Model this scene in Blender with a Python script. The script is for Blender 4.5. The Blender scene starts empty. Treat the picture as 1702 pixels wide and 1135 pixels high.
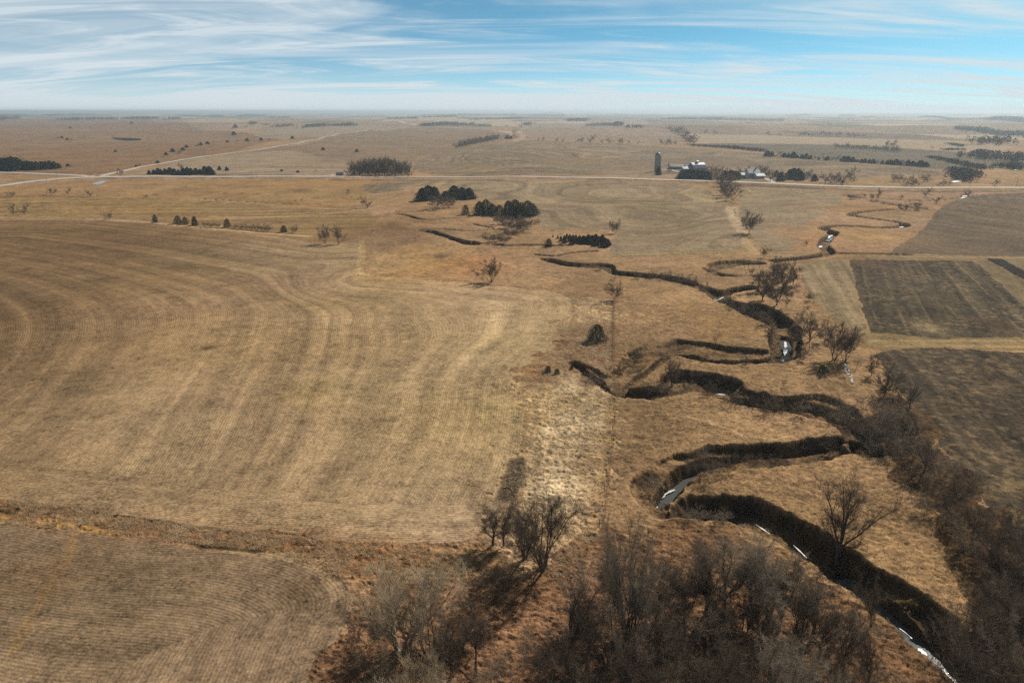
import bpy, math, random
import numpy as np
from mathutils import Vector
SC = bpy.context.scene
COL = SC.collection
R = math.radians

# ------------------------------------------------------------------ camera, sky, sun, exposure
CAMH = 60.0
FPX = 1171.0                        # focal length in photo pixels (photo is 1702 wide)
PITCH = math.atan(382.5 / FPX)      # the horizon lies 382.5 px above the centre
cam = bpy.data.cameras.new("camera"); co = bpy.data.objects.new("camera", cam); COL.objects.link(co)
co.location = (0, 0, CAMH); co.rotation_euler = (math.pi / 2 - PITCH, 0, 0)
cam.sensor_width = 36; cam.lens = 36 * FPX / 1702.0
cam.clip_start = 0.5; cam.clip_end = 120000
SC.camera = co
SUN_AZ, SUN_EL = 40.0, 36.7         # degrees clockwise from +Y, and above the horizon

W = bpy.data.worlds.new("World"); SC.world = W; W.use_nodes = True
nt = W.node_tree; N = nt.nodes; L = nt.links; N.clear()
wout = N.new('ShaderNodeOutputWorld'); wbg = N.new('ShaderNodeBackground'); L.new(wbg.outputs[0], wout.inputs[0])
sky = N.new('ShaderNodeTexSky'); sky.sky_type = 'NISHITA'; sky.sun_disc = False
sky.sun_elevation = R(SUN_EL); sky.sun_rotation = R(SUN_AZ); sky.air_density = 1.0; sky.dust_density = 0.3; sky.ozone_density = 3.5
tc = N.new('ShaderNodeTexCoord')
def wm(op, a, b=None, c=None, clamp=False):
    n = N.new('ShaderNodeMath'); n.operation = op; n.use_clamp = clamp
    for i, v in enumerate((a, b, c)):
        if v is None: continue
        if isinstance(v, (int, float)): n.inputs[i].default_value = v
        else: L.new(v, n.inputs[i])
    return n.outputs[0]
sep = N.new('ShaderNodeSeparateXYZ'); L.new(tc.outputs['Generated'], sep.inputs[0])
sx, sy, sz = sep.outputs
zz = wm('MAXIMUM', sz, 0.0)
# low sky is sampled a little higher up, so it is as blue as on a dry winter day
zup = wm('ADD', wm('MULTIPLY', zz, 3.6), 0.045)
cmb = N.new('ShaderNodeCombineXYZ'); L.new(sx, cmb.inputs[0]); L.new(sy, cmb.inputs[1]); L.new(zup, cmb.inputs[2])
nrm = N.new('ShaderNodeVectorMath'); nrm.operation = 'NORMALIZE'; L.new(cmb.outputs[0], nrm.inputs[0])
L.new(nrm.outputs[0], sky.inputs[0])
# cirrus: noise on a high layer, drawn out into streaks
den = wm('ADD', zz, 0.11)
px_ = wm('DIVIDE', sx, den); py_ = wm('DIVIDE', sy, den)
def cnoise(kx, ky, ox, oy, skew, detail, rough, dist):
    c = N.new('ShaderNodeCombineXYZ')
    L.new(wm('ADD', wm('MULTIPLY', wm('ADD', px_, wm('MULTIPLY', py_, skew)), kx), ox), c.inputs[0])
    L.new(wm('ADD', wm('MULTIPLY', py_, ky), oy), c.inputs[1])
    n = N.new('ShaderNodeTexNoise'); n.noise_dimensions = '2D'; n.inputs['Scale'].default_value = 1.0
    n.inputs['Detail'].default_value = detail; n.inputs['Roughness'].default_value = rough; n.inputs['Distortion'].default_value = dist
    L.new(c.outputs[0], n.inputs['Vector']); return n.outputs['Fac']
def rng(v, a, b):
    m = N.new('ShaderNodeMapRange'); m.interpolation_type = 'SMOOTHSTEP'; L.new(v, m.inputs[0])
    m.inputs[1].default_value = a; m.inputs[2].default_value = b; return m.outputs[0]
cA = rng(cnoise(0.42, 1.7, 3.1, 0.4, 0.30, 9, 0.64, 0.8), 0.43, 0.70)
cB = rng(cnoise(0.25, 0.8, 7.7, 2.9, -0.12, 6, 0.55, 0.9), 0.45, 0.72)
cC = rng(cnoise(1.1, 4.2, 1.3, 5.1, 0.2, 10, 0.72, 1.2), 0.36, 0.66)
cov = wm('ADD', wm('MULTIPLY', cA, wm('ADD', wm('MULTIPLY', cC, 0.55), 0.45)), wm('MULTIPLY', cB, 0.6), clamp=True)
left = rng(sx, 0.25, -0.75)          # a milky veil lies over the left part of the sky
cov = wm('ADD', cov, wm('MULTIPLY', left, 0.22), clamp=True)
hz = wm('POWER', wm('SUBTRACT', 1.0, wm('MINIMUM', wm('MULTIPLY', zz, 8.6), 1.0)), 2.8)   # pale towards the horizon
cov = wm('ADD', wm('MULTIPLY', cov, 0.88), wm('MULTIPLY', hz, 0.95), clamp=True)
mix = N.new('ShaderNodeMix'); mix.data_type = 'RGBA'
tint = N.new('ShaderNodeMix'); tint.data_type = 'RGBA'; tint.blend_type = 'MULTIPLY'; tint.inputs[0].default_value = 1
L.new(sky.outputs[0], tint.inputs[6]); tint.inputs[7].default_value = (0.80, 1.40, 1.25, 1)
L.new(cov, mix.inputs[0]); L.new(tint.outputs[2], mix.inputs[6]); mix.inputs[7].default_value = (7.9, 8.9, 9.5, 1)
dim = N.new('ShaderNodeVectorMath'); dim.operation = 'SCALE'; L.new(mix.outputs[2], dim.inputs[0])
L.new(wm('SUBTRACT', 1.0, wm('MULTIPLY', rng(zz, 0.13, 0.5), 0.72)), dim.inputs['Scale'])      # the sky deepens overhead
L.new(dim.outputs[0], wbg.inputs[0]); wbg.inputs[1].default_value = 0.085

sl = bpy.data.lights.new("sun", 'SUN'); sl.energy = 4.9; sl.angle = R(0.53); sl.color = (1.0, 0.93, 0.82)
so = bpy.data.objects.new("sun", sl); COL.objects.link(so)
sd = Vector((math.sin(R(SUN_AZ)) * math.cos(R(SUN_EL)), math.cos(R(SUN_AZ)) * math.cos(R(SUN_EL)), math.sin(R(SUN_EL))))
so.rotation_euler = sd.to_track_quat('Z', 'Y').to_euler(); so.location = (0, 0, 300)
SC.view_settings.view_transform = 'Standard'; SC.view_settings.look = 'None'; SC.view_settings.gamma = 1.0
SC.view_settings.exposure = 0.0
cy = SC.cycles
cy.max_bounces = 5; cy.diffuse_bounces = 2; cy.glossy_bounces = 2; cy.transparent_max_bounces = 8; cy.volume_bounces = 0
cy.sample_clamp_indirect = 4; cy.use_denoising = False; cy.denoiser = 'OPENIMAGEDENOISE'; cy.denoising_input_passes = 'RGB_ALBEDO_NORMAL'; cy.denoising_prefilter = 'ACCURATE'

# ------------------------------------------------------------------ noise and terrain height
def vhash(ix, iy, seed):
    h = (ix.astype(np.int64) * 374761393 + iy.astype(np.int64) * 668265263 + seed * 1442695041) & 0x7fffffff
    h = ((h ^ (h >> 13)) * 1274126177) & 0x7fffffff
    return ((h ^ (h >> 16)) & 0xffff) / 65535.0
def vnoise(x, y, seed=0):
    x = np.asarray(x, float); y = np.asarray(y, float)
    ix = np.floor(x); iy = np.floor(y); fx = x - ix; fy = y - iy
    fx = fx * fx * (3 - 2 * fx); fy = fy * fy * (3 - 2 * fy)
    a = vhash(ix, iy, seed); b = vhash(ix + 1, iy, seed); c = vhash(ix, iy + 1, seed); d = vhash(ix + 1, iy + 1, seed)
    return (a + (b - a) * fx) * (1 - fy) + (c + (d - c) * fx) * fy
def fbm(x, y, seed=0, oct=4, gain=0.5):
    s = 0; a = 1; t = 0
    for k in range(oct):
        s = s + a * vnoise(x * 2 ** k + 17.3 * k, y * 2 ** k - 9.1 * k, seed + k); t += a; a *= gain
    return s / t
def sstep(a, b, v):
    t = np.clip((v - a) / (b - a), 0, 1); return t * t * (3 - 2 * t)

def hbase(x, y):
    x = np.asarray(x, float); y = np.asarray(y, float)
    d = np.hypot(x, y)
    h = 0.9 * (fbm(x / 55, y / 55, 3, 3) - 0.5)
    h = h + 5.0 * sstep(250, 800, d) * (fbm(x / 240, y / 200, 11, 3) - 0.5)
    h = h + 44.0 * sstep(760, 2600, d) * (fbm(x / 900, y / 700, 21, 4) - 0.5)
    h = h + 40.0 * sstep(2600, 8000, d) * (fbm(x / 2400, y / 1500, 31, 4) - 0.5)
    # the road corridor is level
    return h

FW = (0, math.cos(PITCH), -math.sin(PITCH)); UPV = (0, math.sin(PITCH), math.cos(PITCH))
TT = 35 * np.exp(np.arange(0, 1900) * 0.004)
def ray(u, v):
    a = (u - 851) / FPX; b = (567.5 - v) / FPX
    return (a, FW[1] + b * UPV[1], FW[2] + b * UPV[2])
def at(u, v, off=0.0):
    """the point of the land seen at photo pixel (u, v); off shifts the surface up or down"""
    dx, dy, dz = ray(u, v)
    x = dx * TT; y = dy * TT; z = CAMH + dz * TT
    g = z - (hbase(x, y) + off)
    k = np.argmax(g < 0)
    if g[k] >= 0: k = len(TT) - 1
    t0, t1 = TT[k - 1], TT[k]; g0, g1 = g[k - 1], g[k]
    t = t0 + (t1 - t0) * g0 / (g0 - g1) if g0 != g1 else t1
    return (dx * t, dy * t)
def pxs(pts, off=0.0): return np.array([at(u, v, off) for u, v in pts])
def hgt(x, y, u, vt):
    """height of a thing standing at (x, y) whose top is seen at row vt"""
    a, b, c = ray(u, vt); t = y / b
    return CAMH + c * t - float(ground_z(x, y))

def seg_dist(x, y, P, closed=False):
    """distance to a polyline, and running length of the nearest point"""
    best = np.full(x.shape, 1e9); run = np.zeros(x.shape); acc = 0.0
    n = len(P); m = n if closed else n - 1
    for i in range(m):
        ax, ay = P[i]; bx, by = P[(i + 1) % n]
        ex, ey = bx - ax, by - ay; l2 = ex * ex + ey * ey + 1e-9
        t = np.clip(((x - ax) * ex + (y - ay) * ey) / l2, 0, 1)
        d = np.hypot(x - ax - t * ex, y - ay - t * ey)
        m_ = d < best; best = np.where(m_, d, best); run = np.where(m_, acc + t * math.sqrt(l2), run); acc += math.sqrt(l2)
    return best, run
def inside(x, y, P):
    c = np.zeros(x.shape, bool); n = len(P)
    for i in range(n):
        ax, ay = P[i]; bx, by = P[(i + 1) % n]
        if ay == by: continue
        cond = ((ay > y) != (by > y)) & (x < (bx - ax) * (y - ay) / (by - ay) + ax)
        c ^= cond
    return c
def sdist(x, y, P, pad=6.0):
    """positive inside polygon P, negative outside (only accurate near and inside)"""
    out = np.full(x.shape, -1e3)
    m = (x > P[:, 0].min() - pad) & (x < P[:, 0].max() + pad) & (y > P[:, 1].min() - pad) & (y < P[:, 1].max() + pad)
    if m.any():
        xs, ys = x[m], y[m]; d, _ = seg_dist(xs, ys, P, True)
        out[m] = np.where(inside(xs, ys, P), d, -d)
    return out
def smooth(P, k=2, closed=False):
    P = np.asarray(P, float)
    for _ in range(k):
        if closed: Q = np.roll(P, -1, 0); P = np.stack([0.75 * P + 0.25 * Q, 0.25 * P + 0.75 * Q], 1).reshape(-1, 2)
        else:
            a, b = P[:-1], P[1:]; P = np.vstack([P[:1], np.stack([0.75 * a + 0.25 * b, 0.25 * a + 0.75 * b], 1).reshape(-1, 2), P[-1:]])
    return P

# ------------------------------------------------------------------ the creek, traced rim by rim
C1 = [(1112,845),(1118,834),(1128,827),(1151,824),(1180,823),(1205,826),(1235,824),(1260,826),(1289,837),(1322,857),(1366,881),(1388,906),(1435,936),(1497,961),(1534,981),(1562,1004),(1589,1031),(1640,1075),(1730,1150),(1690,1230),(1640,1190),(1581,1136),(1552,1110),(1516,1073),(1479,1036),(1442,1003),(1413,978),(1377,959),(1340,930),(1296,904),(1266,882),(1233,869),(1205,862),(1168,861),(1118,858)]
C2 = [(1113,761),(1135,753),(1160,744),(1185,740),(1215,740),(1234,746),(1263,744),(1291,740),(1317,733),(1347,726),(1379,726),(1391,732),(1414,749),(1397,758),(1353,766),(1316,772),(1273,773),(1235,777),(1197,785),(1168,790),(1140,806),(1122,822),(1112,838),(1116,858),(1100,858),(1090,855),(1075,846),(1052,832),(1040,812),(1040,795),(1060,783),(1085,777)]
C3 = [(1024,656),(1036,647),(1071,645),(1100,640),(1092,624),(1121,614),(1153,616),(1188,620),(1212,626),(1230,634),(1241,645),(1265,654),(1304,661),(1318,657),(1346,654),(1371,657),(1395,665),(1425,680),(1445,705),(1465,735),(1470,760),(1440,757),(1412,752),(1412,738),(1406,722),(1382,702),(1353,692),(1318,686),(1283,682),(1230,671),(1198,661),(1170,653),(1142,650),(1107,659),(1071,662),(1030,660)]
C3T = [(1328,664),(1350,661),(1380,668),(1412,676),(1424,692),(1395,686),(1360,675),(1335,669)]
C4 = [(1190,500),(1205,495),(1225,500),(1241,504),(1259,504),(1276,507),(1290,513),(1299,522),(1311,530),(1322,539),(1329,553),(1335,575),(1331,587),(1324,595),(1311,598),(1297,601),(1276,603),(1241,605),(1206,605),(1170,600),(1144,594),(1120,585),(1122,580),(1144,587),(1170,593),(1206,598),(1241,598),(1270,596),(1287,592),(1282,576),(1275,560),(1286,548),(1276,537),(1253,530),(1234,521),(1220,511)]
C4B = [(1019,622),(1029,597),(1054,578),(1089,567),(1128,563),(1172,568),(1210,575),(1250,578),(1278,580),(1270,592),(1206,597),(1150,588),(1125,583),(1095,600),(1060,622),(1040,640),(1030,656),(1010,653),(985,640),(962,620),(957,606),(970,604),(985,612),(1005,625)]
C5 = [(895,429),(920,430),(941,435),(976,438),(1001,437),(1026,442),(1019,449),(1043,452),(1078,455),(1128,460),(1153,467),(1177,479),(1198,483),(1216,478),(1240,474),(1258,475),(1262,480),(1219,486),(1209,494),(1222,503),(1210,508),(1191,500),(1177,491),(1163,482),(1142,473),(1107,465),(1057,460),(1015,457),(1001,447),(966,444),(938,442),(913,436)]
C6 = [(1167,446),(1170,439),(1188,435),(1234,432),(1269,435),(1279,439),(1265,440),(1234,440),(1205,446),(1192,452),(1212,456),(1248,457),(1279,456),(1279,460),(1248,461),(1188,458),(1170,452)]
C8 = [(690,382),(706,382),(725,384),(741,390),(759,395),(770,399),(794,402),(801,405),(794,408),(767,406),(759,401),(741,396),(723,389),(706,386)]
C9 = [(945,402),(955,395),(983,392),(1003,394),(1017,403),(1012,411),(1004,414),(990,409),(976,407),(960,407)]
POLY = [(C1, 4.0, 2.0, 1.0), (C2, 1.5, 1.1, 1.1), (C3, 3.2, 1.7, 1.0), (C4, 3.1, 1.5, 0.9), (C4B, 1.5, 1.5, 0.8), (C5, 2.4, 1.6, 0.9), (C6, 1.5, 1.6, 0.8), (C8, 3.2, 1.6, 0.8), (C9, 2.8, 1.6, 1.0)]
# narrow channels: pixels, half width, depth
RIB = [
 ([(1412,757),(1397,757),(1353,765),(1316,771),(1273,772),(1235,776),(1197,784),(1168,789),(1142,803),(1124,818),(1112,836),(1104,850)], 1.9, 3.9, -3.6),
 ([(1286,433),(1310,431),(1340,428),(1362,424),(1381,420),(1370,411),(1366,405),(1377,394),(1388,386),(1373,382),(1366,378),(1388,375),(1422,376),(1455,378),(1486,378),(1510,374),(1494,369),(1456,364),(1425,360),(1411,357),(1422,353),(1475,348),(1547,347),(1509,344),(1475,338),(1452,335)], 3.0, 3.4, 0),
 ([(955,604),(970,613),(985,622),(1000,634),(1012,645),(1026,653),(1044,654)], 2.0, 2.8, 0),
 ([(1150,594),(1125,586),(1108,589),(1095,600),(1078,615),(1058,627),(1038,640),(1022,652)], 1.7, 2.4, 0),
 ([(1381,421),(1420,421),(1470,422),(1510,423)], 1.6, 2.0, 0),
 ([(1452,330),(1475,331),(1513,334),(1550,332),(1588,330),(1602,327),(1604,322)], 2.6, 2.6, 0),
 ([(1406,325),(1420,327),(1432,329)], 3.5, 2.4, 0),
 ([(656,351),(672,353),(688,352),(705,351),(723,350)], 1.4, 1.8, 0),
 ([(640,356),(658,355),(679,358),(695,364),(715,365),(745,363),(776,362)], 1.6, 2.0, 0),
 ([(699,381),(732,380),(759,383),(790,384),(817,380)], 1.5, 2.0, 0),
 ([(785,372),(794,374),(817,378)], 1.5, 1.8, 0),
 ([(822,406),(838,408),(864,407),(900,407),(912,408),(941,408),(955,404)], 2.0, 2.6, 0),
 ([(891,423),(923,426),(935,422),(955,419),(990,417)], 1.7, 2.0, 0),
 ([(287,324),(311,323),(353,321),(379,321),(415,322),(467,323.5)], 1.2, 1.5, 0),
 ([(314,331),(353,331),(388,334),(432,336),(459,340)], 1.0, 1.2, 0),
 ([(469,339),(494,340),(531,340)], 1.6, 1.8, 0), ([(487,334),(511,330),(554,330)], 1.1, 1.3, 0),
 ([(560,328),(575,327),(582,327)], 1.5, 1.5, 0),
 ([(660,347),(690,346)], 1.0, 1.0, 0),
 ([(250,323),(262,324)], 2.0, 1.6, 0), ([(150,325),(180,326),(205,322),(235,320),(255,319)], 1.0, 1.0, 0),
 ([(1012,427),(1060,426),(1120,424),(1200,421),(1250,418)], 0.7, 0.8, 0),
 ([(830,387),(900,385),(960,383),(1016,380)], 0.9, 1.0, 0),
 ([(592,458),(640,463),(700,466),(760,470)], 0.5, 0.6, 0), ([(1100,447),(1140,440),(1165,440)], 0.4, 0.3, 0),
]
POLYW = [(smooth(pxs(p), 2, True), D, bw, ns) for p, D, bw, ns in POLY]
C3TW = smooth(pxs(C3T, -1.2), 2, True)
RIBW = [(smooth(pxs(p) , 2), hw * 0.85, D * 0.72, o) for p, hw, D, o in RIB]
P_ = smooth(pxs(RIB[0][0], -3.6), 2); RIBW[0] = (P_, 1.9, 3.9, 0)

# roads: pixels on the land, half width, height of the bank
ROADS = {
 'main': ([(-500,340),(-200,327),(0,312),(35,306),(79,301.5),(110,298.5),(159,296.5),(229,295.5),(300,295.5),(430,295.5),(560,295.5),(701,296),(828,295.5),(877,295.5),(1000,297.5),(1060,299.6),(1159,302),(1230,305),(1324,309),(1437,313),(1550,314.7),(1702,314),(1900,312),(2300,306)], 5.4, 1.1),
 'west': ([(-400,270),(-150,281),(0,287.5),(50,289),(100,291),(140,293),(170,295.5)], 4.0, 0.4),
 'diag': ([(166,295.5),(176,291),(211,283.5),(260,274),(317,264),(388,254.5),(440,249),(494,240),(546,227.5),(600,220),(640,214.5),(690,210)], 3.6, 0.3),
}
ROADW = {}
for k_, (p, w, b) in ROADS.items(): ROADW[k_] = (smooth(pxs(p), 2), w, b)

WRUN = []
def water_path(pts, depth): return smooth(pxs(pts, -depth), 2)
WATERS = [([(1398,963),(1405,970),(1422,985),(1440,1001),(1460,1017),(1480,1034),(1500,1052),(1530,1079),(1558,1102),(1585,1124),(1640,1178)], 1.5, 3.75),
 ([(1098,856),(1102,842),(1112,826),(1128,811),(1150,799),(1168,791),(1197,786)], 0.95, 3.65), ([(1197,786),(1235,778),(1290,772),(1353,766),(1397,758),(1425,750)], 0.8, 3.65),
 ([(1452,752),(1437,742),(1422,728),(1407,715)], 1.0, 3.35), ([(1305,598),(1308,585),(1306,573),(1303,566)], 1.2, 3.2)]
for pts_, hw_, dp_ in WATERS: RIBW.append((water_path(pts_, dp_), hw_ + 0.9, dp_ + 0.9, 0))
def carve(x, y):
    """depth of the channels below the land, and how much of a spot is bank or floor"""
    z = np.zeros(x.shape); 
    d2 = np.hypot(x, y); wob = (fbm(x / 2.2, y / 2.2, 41, 3) - 0.5) * (1 - 0.75 * sstep(170, 300, d2))
    for P, D, bw, ns in POLYW:
        s = sdist(x, y, P)
        m = s > -3
        if m.any():
            sw = s[m] + wob[m] * ns * 1.7 + (fbm(x[m] / 7, y[m] / 7, 44, 2) - .5) * 1.8 + 0.4
            bk = bw * (0.6 + 2.4 * sstep(0.48, 0.8, fbm(x[m] / 10, y[m] / 10, 42, 3)))
            z[m] = np.maximum(z[m], D * (0.45 * sstep(0.0, 0.7, sw / bk * 1.6) + 0.55 * sstep(0.25, 1.0, sw / bk)) * (0.80 + 0.40 * fbm(x[m] / 4, y[m] / 4, 43, 3)) * (1 - (0.0 if D > 4 else 0.42) * sstep(0.42, 0.68, fbm(x[m] / 13, y[m] / 13, 45, 2))))
    for P, hw, D, o in RIBW:
        m = (x > P[:, 0].min() - 8) & (x < P[:, 0].max() + 8) & (y > P[:, 1].min() - 8) & (y < P[:, 1].max() + 8)
        if not m.any(): continue
        s, _ = seg_dist(x[m], y[m], P); k = hw * (0.8 + 0.6 * fbm(x[m] / 9, y[m] / 9, 47, 2))
        sw = k + wob[m] * 0.8 - s
        z[m] = np.maximum(z[m], D * sstep(-0.2, max(0.9, D * 0.4), sw))
    t = sstep(-0.5, 1.2, sdist(x, y, C3TW)); z = z * (1 - t) + np.minimum(z, 1.2) * t
    return z

def road_bank(x, y):
    z = np.zeros(x.shape)
    for k_, (P, w, b) in ROADW.items():
        m = (x > P[:, 0].min() - 30) & (x < P[:, 0].max() + 30) & (y > P[:, 1].min() - 30) & (y < P[:, 1].max() + 30)
        if not m.any(): continue
        s, _ = seg_dist(x[m], y[m], P)
        zb = b * (1 - sstep(w + 2, w + 7, s)) - 0.5 * np.exp(-((s - w - 10) / 2.5) ** 2)
        z[m] = np.where(np.abs(zb) > np.abs(z[m]), zb, z[m])
    return z
def ground_z(x, y):
    x = np.atleast_1d(np.asarray(x, float)); y = np.atleast_1d(np.asarray(y, float))
    r = hbase(x, y) - carve(x, y) + road_bank(x, y)
    return r if r.size > 1 else r[0]

# ------------------------------------------------------------------ colours of the land
def lin(c):
    c = np.asarray(c, float) / 255.0
    return np.where(c <= 0.04045, c / 12.92, ((c + 0.055) / 1.055) ** 2.4)
KA = 0.94        # photo colour -> surface colour
def alb(c): return lin(c) * np.array([0.90, 0.87, 0.86])

# each field: pixel outline, colour, row strength, tuft height, roughness of texture, row angle (deg from +Y) or tag
F1 = [(-700,372),(-300,366),(0,366),(180,366),(240,369),(300,378),(420,391),(520,404),(570,404),(600,398),(600,440),(592,458),(640,463),(800,473),(925,485),(950,497),(948,530),(930,575),(875,600),(866,640),(872,690),(860,770),(832,838),(795,893),(720,905),(560,897),(350,877),(150,848),(0,828),(-400,790),(-700,760)]
F2 = [(-500,860),(0,868),(120,880),(260,900),(380,912),(470,920),(530,938),(575,970),(588,1010),(560,1060),(525,1135),(490,1300),(-500,1300)]
FIELDS = [
 # far ground first, nearer things later
 ('a', [(-300,200),(200,196),(330,215),(470,232),(390,252),(230,280),(150,292),(0,286),(-300,270)], (140,110,78), 0.15, 0, 1.0, 70),
 ('b', [(0,215),(120,213),(300,220),(420,226),(330,240),(120,236),(0,232)], (144,116,86), 0.2, 0, 0.8, 60),
 ('c', [(214,290),(330,263),(480,248),(560,255),(590,270),(580,292),(400,291)], (157,137,110), 0.5, 0, 0.4, 75),
 ('d', [(400,255),(500,241),(555,227),(640,216),(700,212),(800,214),(850,224),(830,238),(760,252),(690,262),(680,288),(590,270),(480,250)], (140,118,92), 0.5, 0, 0.5, 85),
 ('e', [(420,225),(470,215),(620,208),(690,211),(600,219),(540,226),(470,232)], (156,138,114), 0.3, 0, 0.5, 70),
 ('f', [(690,262),(760,252),(830,238),(900,233),(1000,237),(1150,247),(1300,258),(1400,270),(1560,283),(1572,298),(1550,308),(1300,304),(1160,296),(1000,291),(860,291),(685,292)], (137,118,92), 0.9, 0, 0.6, 'contour'),
 ('g', [(850,226),(880,205),(1000,207),(1110,216),(1130,226),(1140,240),(1000,234),(880,229)], (152,130,106), 0.5, 0, 0.5, 80),
 ('h', [(1140,240),(1150,239),(1300,238),(1440,242),(1640,258),(1900,262),(1900,285),(1600,283),(1540,281),(1400,268),(1280,254)], (112,100,80), 0.6, 0, 0.6, 75),
 ('i', [(1130,222),(1300,226),(1500,233),(1640,238),(1690,244),(1640,256),(1440,242),(1160,238)], (168,148,120), 0.3, 0, 0.3, 80),
 ('j', [(1560,285),(1700,276),(1900,272),(1900,311),(1702,313),(1600,310)], (166,134,94), 0.2, 0, 0.8, 80),
 ('k', [(1230,303),(1560,288),(1600,312),(1500,312),(1400,310),(1300,306)], (160,130,92), 0.2, 0, 0.8, 80),
 ('l', [(170,300),(560,299),(620,302),(610,330),(560,350),(480,345),(330,330),(170,325),(0,322),(0,315),(90,305)], (160,128,86), 0.15, 0.05, 0.8, 85),
 ('m', [(-300,325),(0,323),(170,327),(330,332),(480,346),(640,352),(600,395),(570,402),(520,402),(420,388),(300,374),(240,366),(180,362),(0,360),(-300,360)], (148,121,80), 0.9, 0, 0.4, 86),
 ('n', [(600,303),(860,299),(1000,301),(1160,307),(1190,325),(1215,350),(1232,380),(1254,415),(1100,423),(1013,427),(1018,400),(1032,384),(960,382),(895,380),(893,360),(888,335),(800,333),(760,310),(700,308),(650,320),(605,322)], (150,130,101), 0.9, 0, 0.6, 'mid'),
 ('o', [(1228,309),(1330,313),(1400,320),(1397,345),(1372,353),(1335,372),(1334,400),(1305,422),(1265,415),(1242,380),(1228,340)], (148,129,100), 0.6, 0, 0.7, 70),
 ('p', [(1640,322),(1702,321),(2100,318),(2100,428),(1702,428),(1500,421),(1472,421),(1530,388),(1560,345),(1600,328)], (112,95,73), 0.5, 0, 0.7, -22),
 ('p2', [(1406,424),(1500,422),(1702,427),(2100,428),(2100,436),(1702,434),(1410,430),(1330,440)], (146,122,86), 0.6, 0.05, 0.7, 88),
 ('q', [(1330,442),(1412,430),(1428,500),(1442,562),(1415,560),(1395,540),(1352,505),(1335,470)], (146,127,96), 1.0, 0, 0.8, 15),
 ('r', [(1412,431),(1560,433),(1620,434),(1702,508),(1760,560),(1702,561),(1560,564),(1446,552),(1430,500)], (80,70,54), 1.0, 0.04, 1.2, 21.5),
 ('r2', [(1620,434),(1643,432),(1690,432),(2000,434),(2000,560),(1770,560),(1702,508)], (130,111,82), 0.8, 0, 0.6, 26),
 ('r3', [(1641,430),(1664,430),(1702,449),(1760,480),(1790,520),(1702,464)], (44,38,30), 0.6, 0, 0.3, 40),
 ('s', [(1420,556),(1446,552),(1560,563),(1702,560),(2000,556),(2000,590),(1702,583),(1560,576),(1470,582),(1425,575)], (150,127,88), 0.8, 0.06, 0.7, 90),
 ('t', [(1452,590),(1480,580),(1560,577),(1702,585),(2300,610),(2300,1300),(1760,1010),(1702,930),(1660,860),(1612,800),(1560,730),(1505,655)], (78,67,53), 1.0, 0.05, 1.2, 15),
 ('u', F1, (146,120,80), 1.0, 0, 0.5, 'big'),
 ('v', F2, (138,117,90), 1.0, 0, 0.5, 'corner'),
 ('w', [(945,492),(1018,499),(1016,600),(1022,690),(1008,780),(995,880),(975,960),(860,960),(795,893),(832,838),(860,770),(872,690),(866,640),(880,605),(930,575),(948,530)], (190,160,120), 0.2, 0.30, 1.6, 10),
 ('w2', [(948,530),(1016,540),(1016,620),(985,640),(940,650),(880,640),(868,630),(880,605),(930,575)], (150,116,84), 0.2, 0.25, 1.2, 30),
 ('x', [(-400,790),(0,828),(150,848),(350,877),(560,897),(720,905),(795,893),(860,930),(900,1000),(700,980),(600,970),(575,965),(530,936),(470,918),(380,910),(260,898),(120,878),(0,868),(-400,855)], (148,117,80), 0.2, 0.30, 1.5, 80),
 ('y', [(588,975),(640,950),(900,960),(1000,880),(1100,870),(1230,875),(1290,905),(1340,935),(1413,985),(1480,1040),(1560,1115),(1640,1200),(1600,1300),(490,1300),(530,1135),(565,1060)], (138,106,76), 0.0, 0.28, 1.5, 0),
 ('z', [(1470,650),(1505,655),(1560,730),(1612,800),(1660,860),(1702,930),(1760,1010),(2300,1300),(1900,1300),(1640,1080),(1600,1030),(1630,990),(1560,880),(1480,770),(1450,700)], (100,78,54), 0.0, 0.28, 1.5, 0),
]
BIG_EDGE = None
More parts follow.
